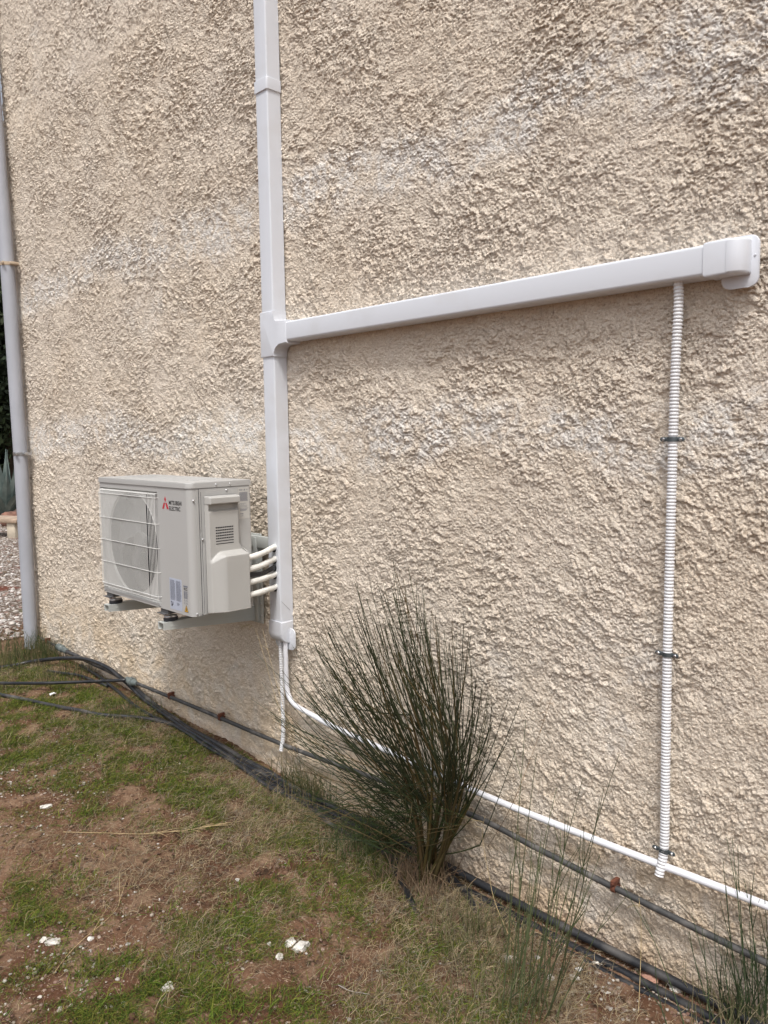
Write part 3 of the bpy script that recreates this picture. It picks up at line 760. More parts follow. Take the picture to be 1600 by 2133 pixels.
    def dia(dx, dz, ux, uz):                                     # rhombus from centre along a direction
        px_, pz_ = -uz, ux
        return [(dx, dz), (dx+ux*s/2+px_*h_*.78, dz+uz*s/2+pz_*h_*.78), (dx+ux*s, dz+uz*s), (dx+ux*s/2-px_*h_*.78, dz+uz*s/2-pz_*h_*.78)]
    mk = []
    t3 = math.sqrt(3)/2
    hs_ = s*1.05
    mk.append([(ex, ez+.001), (ex+hs_*.29, ez+.001+hs_*.5), (ex, ez+.001+hs_), (ex-hs_*.29, ez+.001+hs_*.5)])
    for sg in (-1, 1):
        mk.append([(ex+sg*.0012, ez-.0005), (ex+sg*(.0012+hs_*.56), ez-.0005-.0) if False else (ex+sg*(hs_*.52), ez-.0005), (ex+sg*(hs_*1.05), ez-.0005-hs_), (ex+sg*(hs_*.46), ez-.0005-hs_)])
    flat(mk)
    def text(body, x0, x1, z0, z1, m=M['black_ink'], name='lettering', off=.0, axis='y', pos=fy, par=ac):
        cu = bpy.data.curves.new(name, 'FONT'); cu.body = body; cu.size = 1; cu.offset = off; cu.extrude = 0
        to = bpy.data.objects.new(name, cu); C.objects.link(to)
        dg = bpy.context.evaluated_depsgraph_get(); me = bpy.data.meshes.new_from_object(to.evaluated_get(dg))
        bpy.data.objects.remove(to)
        V = np.array([v.co[:] for v in me.vertices]); mn, mx = V.min(0), V.max(0)
        for v in me.vertices:
            a = x0+(v.co.x-mn[0])/(mx[0]-mn[0])*(x1-x0); c = z0+(v.co.y-mn[1])/(mx[1]-mn[1])*(z1-z0)
            v.co = (a, pos, c) if axis == 'y' else (pos, a, c)
        return link_mesh(name, me, m, par)
    text('MITSUBISHI', -2.878, -2.779, -.2685, -.2515, off=.022)
    text('ELECTRIC', -2.877, -2.789, -.2915, -.2745, off=.022)
    # pale blue sticker with small print
    st = obj('sticker', nbox(-2.898, -2.803, fy, fy+.0005, -.694, -.566), M['blue_label'], ac, 0)
    b = bmesh.new(); random.seed(3)
    for i in range(44):
        z = -.574-i*.0023
        for x0 in (-2.893, -2.847):
            w = .032+random.random()*.008
            if i < 36: box(b, x0, x0+w, fy-.0004, fy-.0002, z-.0007, z+.0002)
            elif i > 38: box(b, x0+.004, x0+w*.6, fy-.0004, fy-.0002, z-.0007, z+.0002)
    q_ = obj('small_print', b, M['grey_ink'], st, 0); q_['local'] = 1
    b = bmesh.new(); box(b, -2.891, -2.887, fy-.0005, fy-.0002, -.668, -.662); box(b, -2.888, -2.880, fy-.0005, fy-.0002, -.682, -.674); box(b, -2.878, -2.874, fy-.0005, fy-.0002, -.676, -.671)
    q_ = obj('small_print', b, M['black_ink'], st, 0); q_['local'] = 1
    b = bmesh.new(); box(b, -2.789, -2.757, fy, fy+.0003, -.591, -.585)
    for i in range(10): box(b, -2.788, -2.774, fy, fy+.0003, -.609-i*.0031, -.6073-i*.0031); box(b, -2.771, -2.758-random.random()*.004, fy, fy+.0003, -.609-i*.0031, -.6073-i*.0031)
    for z in (-.648, -.659):
        for x in (-2.786, -2.770):
            box(b, x, x+.011, fy, fy+.0003, z, z+.001); box(b, x, x+.0012, fy, fy+.0003, z+.001, z+.007); box(b, x+.004, x+.008, fy, fy+.0003, z+.004, z+.0055)
    obj('small_print', b, M['grey_ink'], ac, 0)
    text('R32', -2.786, -2.759, -.604, -.593, off=.02)
    flat([[(-2.787, -.6915), (-2.757, -.6915), (-2.772, -.6625)]], fy, M['black_ink'], 'warning_mark')
    flat([[(-2.7838, -.6895), (-2.7602, -.6895), (-2.772, -.6668)]], fy-.0004, M['yellow'], 'warning_mark')
    flat([[(-2.7745, -.6865), (-2.7695, -.6865), (-2.7685, -.681), (-2.772, -.6725), (-2.7755, -.681)]], fy-.0008, M['black_ink'], 'warning_mark')
    # rating plate on the side sheet
    px_ = X1+.0031
    rp = obj('rating_plate', nbox(X1+.0024, px_, 1.803, 1.855, -.335, -.208), M['pale_label'], ac, 0)
    b = bmesh.new()
    for i in range(12): box(b, px_+.0001, px_+.0003, 1.808, 1.849-random.random()*.003, -.2285-i*.0031, -.2268-i*.0031)
    for z in (-.272, -.281, -.286, -.2915): box(b, px_+.0001, px_+.0003, 1.808, 1.85-random.random()*.01, z-.0006, z+.0006)
    for y in (1.808, 1.817, 1.826): box(b, px_+.0001, px_+.0003, y, y+.004, -.277, -.2745)
    for i in range(3): box(b, px_+.0001, px_+.0003, 1.810, 1.846-i*.004, -.2968-i*.003, -.2954-i*.003)
    for y in (1.811, 1.816, 1.821): box(b, px_+.0001, px_+.0003, y, y+.0035, -.3165, -.3125)
    box(b, px_+.0001, px_+.0003, 1.811, 1.824, -.324, -.3225)
    prism(b, [(1.829, -.2195), (1.837, -.2195), (1.833, -.2125)], 'x', px_+.0001, px_+.0003)
    box(b, px_+.0001, px_+.0003, 1.808, 1.823, -.2185, -.2155); box(b, px_+.0001, px_+.0003, 1.841, 1.849, -.2175, -.216)
    q_ = obj('small_print', b, M['grey_ink'], rp, 0); q_['local'] = 1
build_unit()

# ------------------------------------------------------------------ insulated pipes and cables from unit to duct
names = ['uppermost white insulated pipe curving from the outdoor unit into the duct', 'second white insulated pipe from the top, just above the black cables',
         'third white insulated pipe from the top, just below the black cables', 'lowest white insulated pipe running from the outdoor unit into the duct']
for (z0, z1), lab in zip(((-.486, -.470), (-.534, -.520), (-.588, -.586), (-.640, -.640)), names):
    ks = z1-z0
    P = spline([(-2.690, 1.795, z0-.008), (-2.686, 1.825, z0-.006), (-2.688, 1.870, z0-.004+ks*.2), (-2.698, 1.920, z0+ks*.5), (-2.713, 1.955, z1-.002), (-2.725, 1.986, z1+.002)], 8)
    t = np.linspace(0, 1, len(P)); o = obj('insulated_pipe', ntube(P, .0122+.0006*np.sin(t*21+z0*90), 16), M['insul'])
    tag(o, lab, 'pipe', 'white insulated pipes between unit and duct')
for k, lab in enumerate(('upper strand of the black cables between the white insulated pipes', 'middle strand of the black cables between the white insulated pipes', 'lower strand of the black cables, touching the third white pipe')):
    P = spline([(-2.700, 1.795, -.556-k*.006), (-2.690, 1.84, -.560-k*.006), (-2.690, 1.89, -.562-k*.005+.004*(k == 1)), (-2.704, 1.95, -.548-k*.008), (-2.725, 1.984, -.548-k*.005)], 8)
    tag(obj('black_cable', ntube(P, .0042, 8), M['cable']), lab, 'cable', 'black cables between unit and duct')

# ------------------------------------------------------------------ plants: long thin stems
def stems_mesh(name, S, mats, parent=None, seg=4):
    "S: list of (path (n,3), r0, r1, colour)"
    VV, FF, CC, off = [], [], [], 0
    for P, r0, r1, c in S:
        n = len(P); V, Fq, _ = tube_arrays(P, np.linspace(r0, r1, n), seg, False)
        VV.append(V); FF.append(Fq+off); off += len(V); CC.append(np.tile(c, (len(V), 1)))
    return raw(name, np.vstack(VV), np.vstack(FF), mats, parent, True, np.vstack(CC))
def bez(a, b, c, n=9):
    t = np.linspace(0, 1, n)[:, None]; return (1-t)**2*a+2*t*(1-t)*b+t*t*c
def clampwall(P, m=.012):
    P = P.copy(); P[:, 1] = np.minimum(P[:, 1], 2.028-m); return P

def broom():
    base = on_ground(948, 1800, 0); base[1] = min(base[1], 1.93)
    root = thing('broom_shrub', 'large dark green broom shrub with many thin upright stems at the foot of the wall', 'shrub', tuple(base))
    # measured outline: tip direction (degrees left of vertical) -> reach, both on the plane of the shrub
    tipx = [(560, 1450), (585, 1375), (610, 1330), (625, 1290), (655, 1262), (685, 1235), (714, 1198), (766, 1215), (790, 1190), (812, 1165), (838, 1165), (874, 1206), (910, 1250), (945, 1280), (994, 1300), (1012, 1370), (1028, 1420), (1030, 1500)]
    poly = tipx + [(1020, 1640), (1000, 1740), (900, 1760), (760, 1740), (640, 1700), (585, 1600), (560, 1520)]
    def inside(x, y):
        c = False
        for (x0, y0), (x1, y1) in zip(poly, poly[1:]+poly[:1]):
            if (y0 > y) != (y1 > y) and x < (x1-x0)*(y-y0)/(y1-y0)+x0: c = not c
        return c
    B = base; mains, tw = [], []
    R = random.Random(11)
    def pt(px, py, y): return on_wall(px, py, y)
    nmain = 22
    ends = []
    for i in range(nmain):
        f = (i+.5)/nmain; k = f*(len(tipx)-1); a = tipx[int(k)]; c = tipx[min(int(k)+1, len(tipx)-1)]; q = k-int(k)
        tx, ty = a[0]*(1-q)+c[0]*q, a[1]*(1-q)+c[1]*q
        fr = R.uniform(.28, .52); bx, by = 950+R.uniform(-45, 30), 1790+R.uniform(-6, 14)
        depth = R.uniform(1.60, 1.97)
        mp = pt(bx+(tx-bx)*fr*.85+8, by+(ty-by)*fr*1.05, B[1]*.45+depth*.55)
        st = np.array([B[0]+(bx-950)*.0012, B[1]+R.uniform(-.05, .03), B[2]-.01])
        ctrl = st*.5+mp*.5+np.array([.035, 0, .05])
        P = clampwall(bez(st, ctrl, mp, 10), .02)
        mains.append((P, R.uniform(.005, .0085), .0030, (.055+R.random()*.04, .055+R.random()*.02, .026)))
        ends.append((P, tx, ty, depth))
    for P, tx, ty, depth in ends:
        for j in range(R.randint(11, 14)):
            s = P[min(len(P)-1, int(R.uniform(.45, 1.0)*len(P)))]
            sp_ = 85
            ex_, ey_ = tx+R.gauss(0, 38), ty+abs(R.gauss(0, 70))+(R.random() < .45)*R.uniform(0, 200)
            # keep inside the fan outline
            if not inside(ex_, ey_): continue
            dy = np.clip(depth+R.gauss(0, .10), 1.42, 2.0)
            e = pt(ex_, ey_, dy)
            d = e-s; L = np.linalg.norm(d)
            if L > 1.0: e = s+d*1.0/L; d = e-s; L = 1.0
            if L < .15 : continue
            ctrl = s+d*.5+np.array([.14*d[0]+R.uniform(-.035, .035), R.uniform(-.03, .03), -.05*L+R.uniform(-.03, .02)])
            g = R.random()
            col = (.024+.020*g, .030+.020*g, .015+.005*g) if g < .88 else (.10, .07, .03)
            Q = clampwall(bez(s, ctrl, e, 8), .005+R.random()*.02)
            tw.append((Q, R.uniform(.0018, .0028), .0010, col))
            if R.random() < .6:
                k = R.randint(2, 5); s2 = Q[k]; d2 = (e-s2)
                e2 = s2+d2*R.uniform(.45, .9)+np.array([R.uniform(-.07, .07), R.uniform(-.05, .04), R.uniform(-.03, .03)])
                tw.append((clampwall(bez(s2, s2*.5+e2*.5+np.array([0, 0, -.01]), e2, 6), .01), .0014, .0006, col))
    # low messy twigs at the skirt, left and towards the viewer
    for j in range(150):
        s = B+np.array([R.uniform(-.25, .05), R.uniform(-.12, .03), R.uniform(.04, .34)])
        a = R.uniform(-1.0, .45)
        px, py = 900+R.uniform(-330, 130), 1690+R.uniform(-110, 70)
        e = pt(px, py, R.uniform(1.35, 1.95))
        d = e-s; L = np.linalg.norm(d)
        if L > .6: e = s+d*.6/L
        if e[2] < -1.5: e[2] = -1.48+R.random()*.06
        ctrl = (s+e)/2+np.array([0, 0, R.uniform(-.04, .04)])
        g = R.random(); col = (.028+.022*g, .043+.028*g, .02) if g < .75 else (.16, .12, .06)
        tw.append((clampwall(bez(s, ctrl, e, 7)), .0015, .0006, col))
    # single strays: right side and far left
    for (sx, sy, ex_, ey_, y) in ((985, 1700, 1088, 1452, 1.9), (1000, 1640, 1070, 1520, 1.9), (990, 1650, 1060, 1455, 1.9), (1000, 1760, 1075, 1560, 1.9), (700, 1560, 522, 1455, 1.75), (690, 1500, 530, 1358, 1.8), (660, 1580, 545, 1420, 1.8), (720, 1600, 575, 1500, 1.7)):
        s = pt(sx, sy, y); e = pt(ex_, ey_, y); b0 = B+np.array([.02, 0, .1])
        tw.append((bez(b0, (b0+s)/2+[0, 0, -.02], s, 6), .0028, .0020, (.05, .06, .025)))
        tw.append((bez(s, (s+e)/2+[0, 0, -.015], e, 8), .0020, .0008, (.025, .036, .018)))
    stems_mesh('stem', mains, M['twig'], root, 7)
    stems_mesh('twigs', tw, M['twig'], root, 4)
broom()

def stem_plant(name, label, group, items, col, r=.0016, y=None, cv=.3, cat='plant'):
    "items: (base px, base py, tip px, tip py, tip distance from the wall plane, side twigs)"
    R = random.Random(len(label)); S = []; b0 = None
    for bx, by, tx, ty, ny in items:
        s = on_ground(bx, by, -.01)
        if b0 is None: b0 = s
        e = on_wall(tx, ty, min(2.0, s[1]+R.uniform(-.03, .05)))
        ctrl = (s+e)/2+np.array([R.uniform(-.03, .03), R.uniform(-.02, .02), -.02])
        v = 1+R.uniform(-cv, cv); c = tuple(q*v for q in col)
        P = clampwall(bez(s, ctrl, e, 12)); S.append((P, r*1.25, r*.45, c))
        for k in range(ny):
            i = R.randint(3, 9); p = P[i]; d = (P[-1]-P[0]); L = np.linalg.norm(d)
            q = p+d/L*R.uniform(.06, .16)+np.array([R.uniform(-.035, .035), R.uniform(-.03, .02), 0])
            S.append((clampwall(bez(p, (p+q)/2+[0, 0, -.004], q, 5)), r*.8, r*.4, c))
    root = thing(name, label, cat, tuple(b0), group)
    stems_mesh('stems', S, M['twig'], root, 5)
    return root
R = random.Random(4)
it = [(1045, 2120, 1095, 1500, 3), (1060, 2133, 1118, 1570, 3), (1078, 2140, 1160, 1640, 2), (1090, 2130, 1185, 1700, 3), (1105, 2140, 1215, 1620, 3), (1120, 2140, 1290, 1570, 4), (1140, 2120, 1258, 1640, 3), (1100, 2100, 1250, 1780, 2),
      (1065, 2090, 1080, 1720, 3), (1130, 2133, 1230, 1860, 2), (1085, 2133, 1110, 1720, 2), (1075, 2080, 1128, 1790, 2), (1120, 2100, 1195, 1800, 2), (1150, 2133, 1270, 1890, 2), (1050, 2050, 1062, 1760, 2), (1095, 2070, 1165, 1810, 2)]
for k in range(8): it.append((1040+R.random()*120, 2060+R.random()*80, 1050+R.random()*200, 1700+R.random()*200, 2))
stem_plant('young_broom', 'tall light green wispy broom seedling with slender stems between the shrub and the right edge', 'young broom plants by the wall', it, (.085, .105, .048), .00145)
it = [(1560, 2150, 1525, 1745, 2), (1570, 2150, 1537, 1760, 2), (1548, 2150, 1506, 1790, 2), (1590, 2150, 1562, 1840, 3), (1580, 2150, 1550, 1830, 2), (1520, 2150, 1490, 1900, 2), (1480, 2160, 1462, 1930, 1), (1430, 2150, 1340, 1905, 1), (1400, 2160, 1365, 1990, 1),
      (1600, 2150, 1592, 1860, 2), (1612, 2150, 1604, 1900, 2), (1550, 2150, 1518, 1960, 2), (1500, 2150, 1436, 1940, 1), (1585, 2150, 1575, 1960, 2), (1570, 2150, 1540, 1990, 2), (1602, 2150, 1598, 1990, 2), (1540, 2150, 1500, 2010, 2), (1630, 2150, 1615, 1800, 2), (1650, 2150, 1640, 1850, 2)]
for k in range(14): it.append((1520+R.random()*110, 2150, 1500+R.random()*120, 1950+R.random()*120, 2))
stem_plant('young_broom', 'dark green upright broom stems rising at the bottom right corner', 'young broom plants by the wall', it, (.045, .065, .03), .0016)

# dry flowering stalks in front of the duct's foot
def dry_stalk(label, pts, head=0, r=.0011, col=(.42, .32, .17)):
    R = random.Random(len(label)); P = spline([np.array(p) for p in pts], 8); S = [(P, r, r*.5, col)]
    for k in range(head):
        p = P[int(len(P)*(.80+.19*k/max(1, head)))]; q = p+np.array([R.uniform(-.06, .015), R.uniform(-.02, .01), R.uniform(-.03, .01)])
        S.append((bez(p, (p+q)/2+[0, 0, .006], q, 5), r*.8, r*.5, col))
    root = thing('dry_stalk', label, 'dried stalk', tuple(P[0])); stems_mesh('stalk', S, M['twig'], root, 4)
g = on_ground(640, 1640)
dry_stalk('arching straw coloured stalk with a drooping feathery head below the outdoor unit', [g, on_wall(600, 1530, 1.85), on_wall(570, 1440, 1.86), on_wall(548, 1360, 1.86), on_wall(528, 1305, 1.86), on_wall(500, 1308, 1.86)], 12)
dry_stalk('straight straw coloured stalk standing right beside the arching one', [g+[.02, 0, 0], on_wall(605, 1520, 1.84), on_wall(570, 1400, 1.86), on_wall(547, 1310, 1.87)], 3)
dry_stalk('thin pale stalk bending over the low pipes right of the shrub', [on_ground(1085, 2000), on_wall(1035, 1890, 1.85), on_wall(1018, 1820, 1.88), on_wall(1005, 1740, 1.9), on_wall(1010, 1700, 1.9)], 2)
dry_stalk('pale dry stalk before the low dark pipe near the right plant', [on_ground(1330, 2110), on_wall(1335, 1990, 1.93), on_wall(1335, 1910, 1.95), on_wall(1331, 1870, 1.96)], 2)
dry_stalk('reddish dry stalk leaning right beside the large shrub', [on_ground(1000, 1790), on_wall(1060, 1690, 1.85), on_wall(1105, 1580, 1.88), on_wall(1150, 1450, 1.9)], 4, .0011, (.22, .13, .06))
def lying(label, pix, col=(.46, .35, .19), r=.0013, br_=0):
    R = random.Random(len(label)); P = spline([on_ground(x, y, .008) for x, y in pix], 8); S = [(P, r, r*.5, col)]
    for k in range(br_):
        i = R.randint(len(P)//2, len(P)-2); p = P[i]; d = P[min(i+1, len(P)-1)]-P[i]; d /= np.linalg.norm(d)+1e-9
        q = p+d*R.uniform(.06, .15)+np.array([R.uniform(-.04, .04), R.uniform(-.05, .05), 0]); q[2] = float(ground_z(q[0], q[1]))+.012
        S.append((bez(p, (p+q)/2+[0, 0, .008], q, 6), r*.8, r*.4, col))
    root = thing('fallen_stalk', label, 'dried stalk', tuple(P[0])); stems_mesh('stalk', S, M['twig'], root, 4)
lying('long straw coloured stalk with a branched end lying on the bare soil', [(132, 1733), (220, 1735), (300, 1737), (370, 1731), (440, 1722)], br_=14)
lying('curved pale stem lying on the bare soil at lower left', [(112, 2028), (140, 1990), (175, 1955), (215, 1922), (245, 1890), (250, 1862)], br_=3)
lying('grey bent twig lying on the soil at the bottom centre', [(705, 2052), (730, 2064), (770, 2071)], (.30, .27, .24), .002)
lying('fine pale stalk lying on the grass under the middle of the bare patch', [(525, 1868), (535, 1890), (540, 1915), (538, 1932)], (.45, .38, .22), .001)

# ------------------------------------------------------------------ grass, litter, pebbles
def density(blobs):
    Q = [(on_ground(px, py), sx, w) for px, py, sx, w in blobs]
    def f(x, y):
        s = np.zeros_like(x)
        for p, sg, w in Q: s += w*np.exp(-((x-p[0])**2+(y-p[1])**2)/(2*sg*sg))
        return s
    return f
# (photo x, photo y, radius in metres, weight)
green = density([(120, 1470, .45, .6), (280, 1470, .3, .8), (380, 1560, .28, 1.1), (470, 1640, .20, 1.1), (200, 1560, .25, .8), (60, 1560, .4, .5), (40, 1870, .12, .8), (50, 1930, .12, .9), (30, 2000, .1, .5), (170, 1700, .06, .9), (400, 1680, .10, .9),
    (300, 2070, .14, 1.6), (260, 2120, .1, 1.3), (430, 1990, .12, .9), (480, 1930, .11, .8), (560, 1880, .11, .8), (640, 1880, .10, .8), (720, 1850, .10, .8), (620, 1690, .12, .7), (700, 1740, .12, .9), (780, 1800, .10, .9), (830, 1870, .10, .8),
    (450, 2090, .09, .7), (560, 2060, .07, .6), (700, 2110, .09, .7), (800, 2000, .08, .6), (880, 1960, .08, .8), (960, 2020, .09, .8), (900, 2100, .1, .7), (1030, 2080, .09, .8), (1000, 1900, .06, .6), (530, 1740, .12, .5), (210, 1450, .3, .5), (30, 1400, .35, .9), (90, 1360, .25, .8), (560, 1580, .08, .6)])
dry = density([(600, 1640, .18, 1.1), (680, 1690, .16, 1.2), (740, 1740, .12, 1.0), (850, 1790, .12, 1.2), (900, 1850, .10, 1.2), (960, 1880, .10, 1.1), (1020, 1950, .12, 1.0), (900, 2030, .12, .8), (1080, 2050, .12, 1.0), (1180, 2100, .1, .6), (380, 1480, .3, .6), (480, 1600, .15, .6),
    (560, 1900, .08, .4), (430, 1960, .09, .5), (400, 2020, .08, .5), (250, 1520, .3, .4), (60, 1380, .35, .7), (1000, 1800, .07, .8), (500, 1720, .2, .35), (300, 1790, .25, .25), (1130, 1960, .1, .5), (1250, 2000, .1, .3), (800, 1900, .1, .4), (800, 2100, .12, .3)])
def sample(f, n, x0, x1, y0, y1, noise_s=9, thr=.0, base=0.0, bare_hoses=True):
    out = []; tot = 0
    while tot < n:
        x = rng.uniform(x0, x1, 60000); y = rng.uniform(y0, y1, 60000)
        w = f(x, y)*np.clip(1.0+2.6*(pn(x*noise_s, y*noise_s, 3))+.9*pn(x*30, y*30, 4)-thr, 0, 2)+base
        # keep to what the picture can see, with a margin
        if bare_hoses: w = w*(1-.85*np.exp(-((y-1.955)/.05)**2))
        k = rng.random(60000)*1.6 < w
        out.append(np.stack([x[k], y[k]], 1)); tot += int(k.sum())
    return np.vstack(out)[:n]
def blades(name, XY, hmin, hmax, wid, lean, cols, label, curl=.5, seg=4, lift=0.0, flat=False):
    n = len(XY); x, y = XY[:, 0], XY[:, 1]; z = ground_z(x, y)+lift
    a = rng.uniform(0, 2*PI, n); L = rng.uniform(hmin, hmax, n); w = rng.uniform(.6, 1.2, n)*wid
    le = np.clip(rng.normal(lean, .28, n), .05, 1.5)
    cb = rng.integers(0, len(cols), n); col = np.array(cols)[cb]*rng.uniform(.7, 1.3, (n, 1))
    t = np.linspace(0, 1, seg+1)
    V = np.zeros((n, seg+1, 2, 3)); px, py, pz = x.copy(), y.copy(), z.copy()
    head = a.copy(); el = PI/2-le
    cu = rng.normal(0, curl, n)
    for i in range(seg+1):
        sx, sy = -np.sin(head), np.cos(head); wi = w*(1-.85*t[i])*(.6 if i == 0 else 1)
        V[:, i, 0] = np.stack([px-sx*wi/2, py-sy*wi/2, pz], 1); V[:, i, 1] = np.stack([px+sx*wi/2, py+sy*wi/2, pz+w*.25], 1)
        d = L/seg; px = px+np.cos(head)*np.cos(el)*d; py = py+np.sin(head)*np.cos(el)*d; pz = pz+np.sin(el)*d
        pz = np.maximum(pz, ground_z(px, py)+.002)
        el = el-(.95 if not flat else .0)*rng.uniform(.1, .55, n); head = head+cu*.6
        if flat: el = el+rng.normal(0, .25, n)
    V[..., 1] = np.minimum(V[..., 1], 2.03)
    k = np.arange(n)[:, None]*(seg+1)*2; i = np.arange(seg)[None]*2
    Fq = np.stack([k+i, k+i+1, k+i+3, k+i+2], -1).reshape(-1, 4)
    CC = np.repeat(col, (seg+1)*2, axis=0)
    o = raw(name, V.reshape(-1, 3), Fq, M['blade'], None, True, CC); return tag(o, label, kind='stuff')
G = [(.075, .110, .014), (.050, .085, .012), (.125, .135, .022), (.034, .060, .012), (.15, .13, .035)]
Dr = [(.30, .235, .14), (.20, .15, .09), (.36, .29, .18), (.13, .09, .055), (.24, .21, .16)]
XYR = (-5.6, .2, .35, 2.02)
blades('grass', sample(green, 125000, *XYR, noise_s=7, thr=.55), .010, .036, .0017, .75, G, 'short green turf growing in patches on the soil')
blades('broad_grass', sample(green, 12000, *XYR, noise_s=5, thr=.7), .025, .06, .0030, .7, G[:3], 'broader green grass tufts scattered through the turf')
blades('dry_grass', sample(dry, 32000, *XYR, base=.01), .03, .08, .0014, .9, Dr, 'tangled straw coloured dry grass near the shrub and the hoses', curl=.9)
blades('straw_litter', sample(lambda x, y: dry(x, y)*.8+.30-.25*np.clip(green(x, y), 0, 1), 52000, *XYR, noise_s=4), .008, .05, .0013, 1.5, Dr+[(.10, .07, .045), (.07, .045, .03), (.14, .09, .06)], 'fine straw litter and clippings strewn over the bare soil', curl=.35, seg=3, lift=.003, flat=True)
def ico():
    b = bmesh.new(); bmesh.ops.create_icosphere(b, subdivisions=2, radius=1)
    V = np.array([v.co[:] for v in b.verts]); Fq = np.array([[v.index for v in f.verts] for f in b.faces]); b.free(); return V, Fq
IV, IF = ico()
def pebbles(name, XY, smin, smax, cols, label, lift=.0):
    n = len(XY); s = smin+(smax-smin)*rng.random(n)**3
    sc_ = np.stack([s*rng.uniform(.7, 1.3, n), s*rng.uniform(.7, 1.2, n), s*rng.uniform(.4, .75, n)], 1)
    a = rng.uniform(0, 2*PI, n); nz = 1+.22*rng.standard_normal((n, len(IV)))*.6
    P = IV[None]*nz[..., None]*sc_[:, None]
    X = P[..., 0]*np.cos(a)[:, None]-P[..., 1]*np.sin(a)[:, None]; Y = P[..., 0]*np.sin(a)[:, None]+P[..., 1]*np.cos(a)[:, None]
    Z = P[..., 2]+(ground_z(XY[:, 0], XY[:, 1])+sc_[:, 2]*.45+lift)[:, None]
    V = np.stack([X+XY[:, :1], Y+XY[:, 1:], Z], -1).reshape(-1, 3)
    Fq = (IF[None]+np.arange(n)[:, None, None]*len(IV)).reshape(-1, 3)
    col = np.array(cols)[rng.integers(0, len(cols), n)]*rng.uniform(.75, 1.2, (n, 1))
    return tag(raw(name, V, Fq, M['pebble'], None, False, np.repeat(col, len(IV), 0)), label, kind='stuff')
PC = [(.33, .28, .23), (.26, .19, .15), (.20, .13, .10), (.44, .41, .37), (.17, .10, .075)]
peb = density([(60, 1660, .18, 1.2), (30, 1600, .3, .8), (180, 1960, .10, 1.2), (120, 2050, .12, 1.2), (60, 2110, .12, 1.2), (1250, 2020, .09, 3.2), (1330, 2070, .09, 3.5), (1200, 1990, .07, 2.5), (1420, 2100, .08, 3.5), (1500, 2125, .06, 3), (1150, 2060, .08, .8), (350, 1920, .2, .4), (700, 2000, .2, .3), (1040, 1860, .05, .9), (1100, 1900, .05, .9)])
pebbles('pebbles', sample(lambda x, y: peb(x, y)+.03, 7000, *XYR, noise_s=5, bare_hoses=False), .0012, .0065, PC, 'small pale stones and grit strewn over the bare soil')
pebbles('soil_clods', sample(lambda x, y: 0*x+.6-.4*np.clip(green(x, y), 0, 1), 9000, *XYR, noise_s=6, bare_hoses=False), .002, .009, [(.11, .058, .036), (.085, .045, .03), (.15, .088, .056), (.19, .125, .085)], 'small reddish clods and crumbs of bare soil')
gn = 26000
gx = -6.0-rng.random(gn)**1.6*9; gy = -.5+rng.random(gn)*8; 
pebbles('gravel', np.stack([gx, gy], 1)[(gy < 2.0+(-gx-5.2)*.75)], .008, .022, [(.48, .44, .40), (.38, .33, .29), (.56, .53, .50), (.26, .18, .15), (.20, .15, .11)], 'coarse pale gravel covering the yard past the corner', .004)

# ------------------------------------------------------------------ single stones and scraps
def stone(px, py, rad_px, label, cat='stone', m='stone', name='stone', flatz=.62, group='loose pale stones on the soil', seed=0):
    p = on_ground(px, py); dist = np.linalg.norm(p); rr = rad_px/F*dist
    R = np.random.default_rng(int(px*7+py)); rr *= .95; b = bmesh.new(); bmesh.ops.create_icosphere(b, subdivisions=4, radius=1)
    off = R.random(3)*50; pl = [(Vector(R.normal(size=3)).normalized(), R.uniform(.5, .8)) for _ in range(11)]
    for v in b.verts:
        c = v.co.copy()
        for nrm, dd in pl:
            e = c.dot(nrm)
            if e > dd: c = c-nrm*(e-dd)
        k = 1+.09*float(pn(np.array(c.x*16+off[0]), np.array(c.z*16+c.y*13), 1))+.16*float(pn(np.array(c.x*3+off[0]), np.array(c.y*3+c.z*2+off[1]), 2))+.12*float(pn(np.array(c.x*7+off[2]), np.array(c.z*7+c.y*5), 5))
        v.co = Vector((c.x*k*1.15, c.y*k*.95, c.z*k*flatz))*rr
    o = obj(name, b, M[m]); o.location = (p[0], p[1], p[2]+rr*flatz*.22); o.rotation_euler = (R.uniform(-.2, .2), R.uniform(-.2, .2), R.uniform(0, 6))
    return tag(o, label, cat, group)
stone(628, 1974, 17, 'largest white stone, right of a pair on the bare soil at bottom centre')
stone(603, 1966, 12, 'smaller white stone touching the left side of the largest one')
stone(581, 1996, 9, 'small jagged white stone below left of the pair at bottom centre')
stone(560, 1968, 6, 'tiny buff stone just left of the white pair at bottom centre', m='stone')
stone(349, 2057, 12, 'pointed white stone in the green grass at the bottom left')
stone(108, 1967, 14, 'white lump of limestone on the reddish soil at lower left')
stone(90, 1959, 7, 'small white stone leaning on the limestone lump at lower left')
stone(190, 1957, 7, 'rounded grey buff stone right of the limestone lump')
stone(96, 1682, 11, 'flattish white stone on the bare soil at the left edge, below the hoses')
stone(334, 1874, 5, 'small white stone in the middle of the bare soil')
stone(495, 1834, 5, 'small cream stone beside the grass right of the bare patch')
stone(1066, 2002, 13, 'pale rough stone among the seedling stems')
stone(1240, 2008, 7, 'rounded cream pebble below the black hoses')
stone(1197, 2040, 10, 'grey stone next to the white scrap under the hoses')
stone(1148, 2040, 9, 'white stone left of the grey one among the seedling stems')
stone(1408, 2060, 17, 'flat greyish stone slab beside the hoses near the right edge', flatz=.35)
stone(1265, 2072, 7, 'small buff stone in the grit between the two young broom plants')
stone(1120, 1996, 7, 'buff stone in the grit left of the pebbles under the hoses')
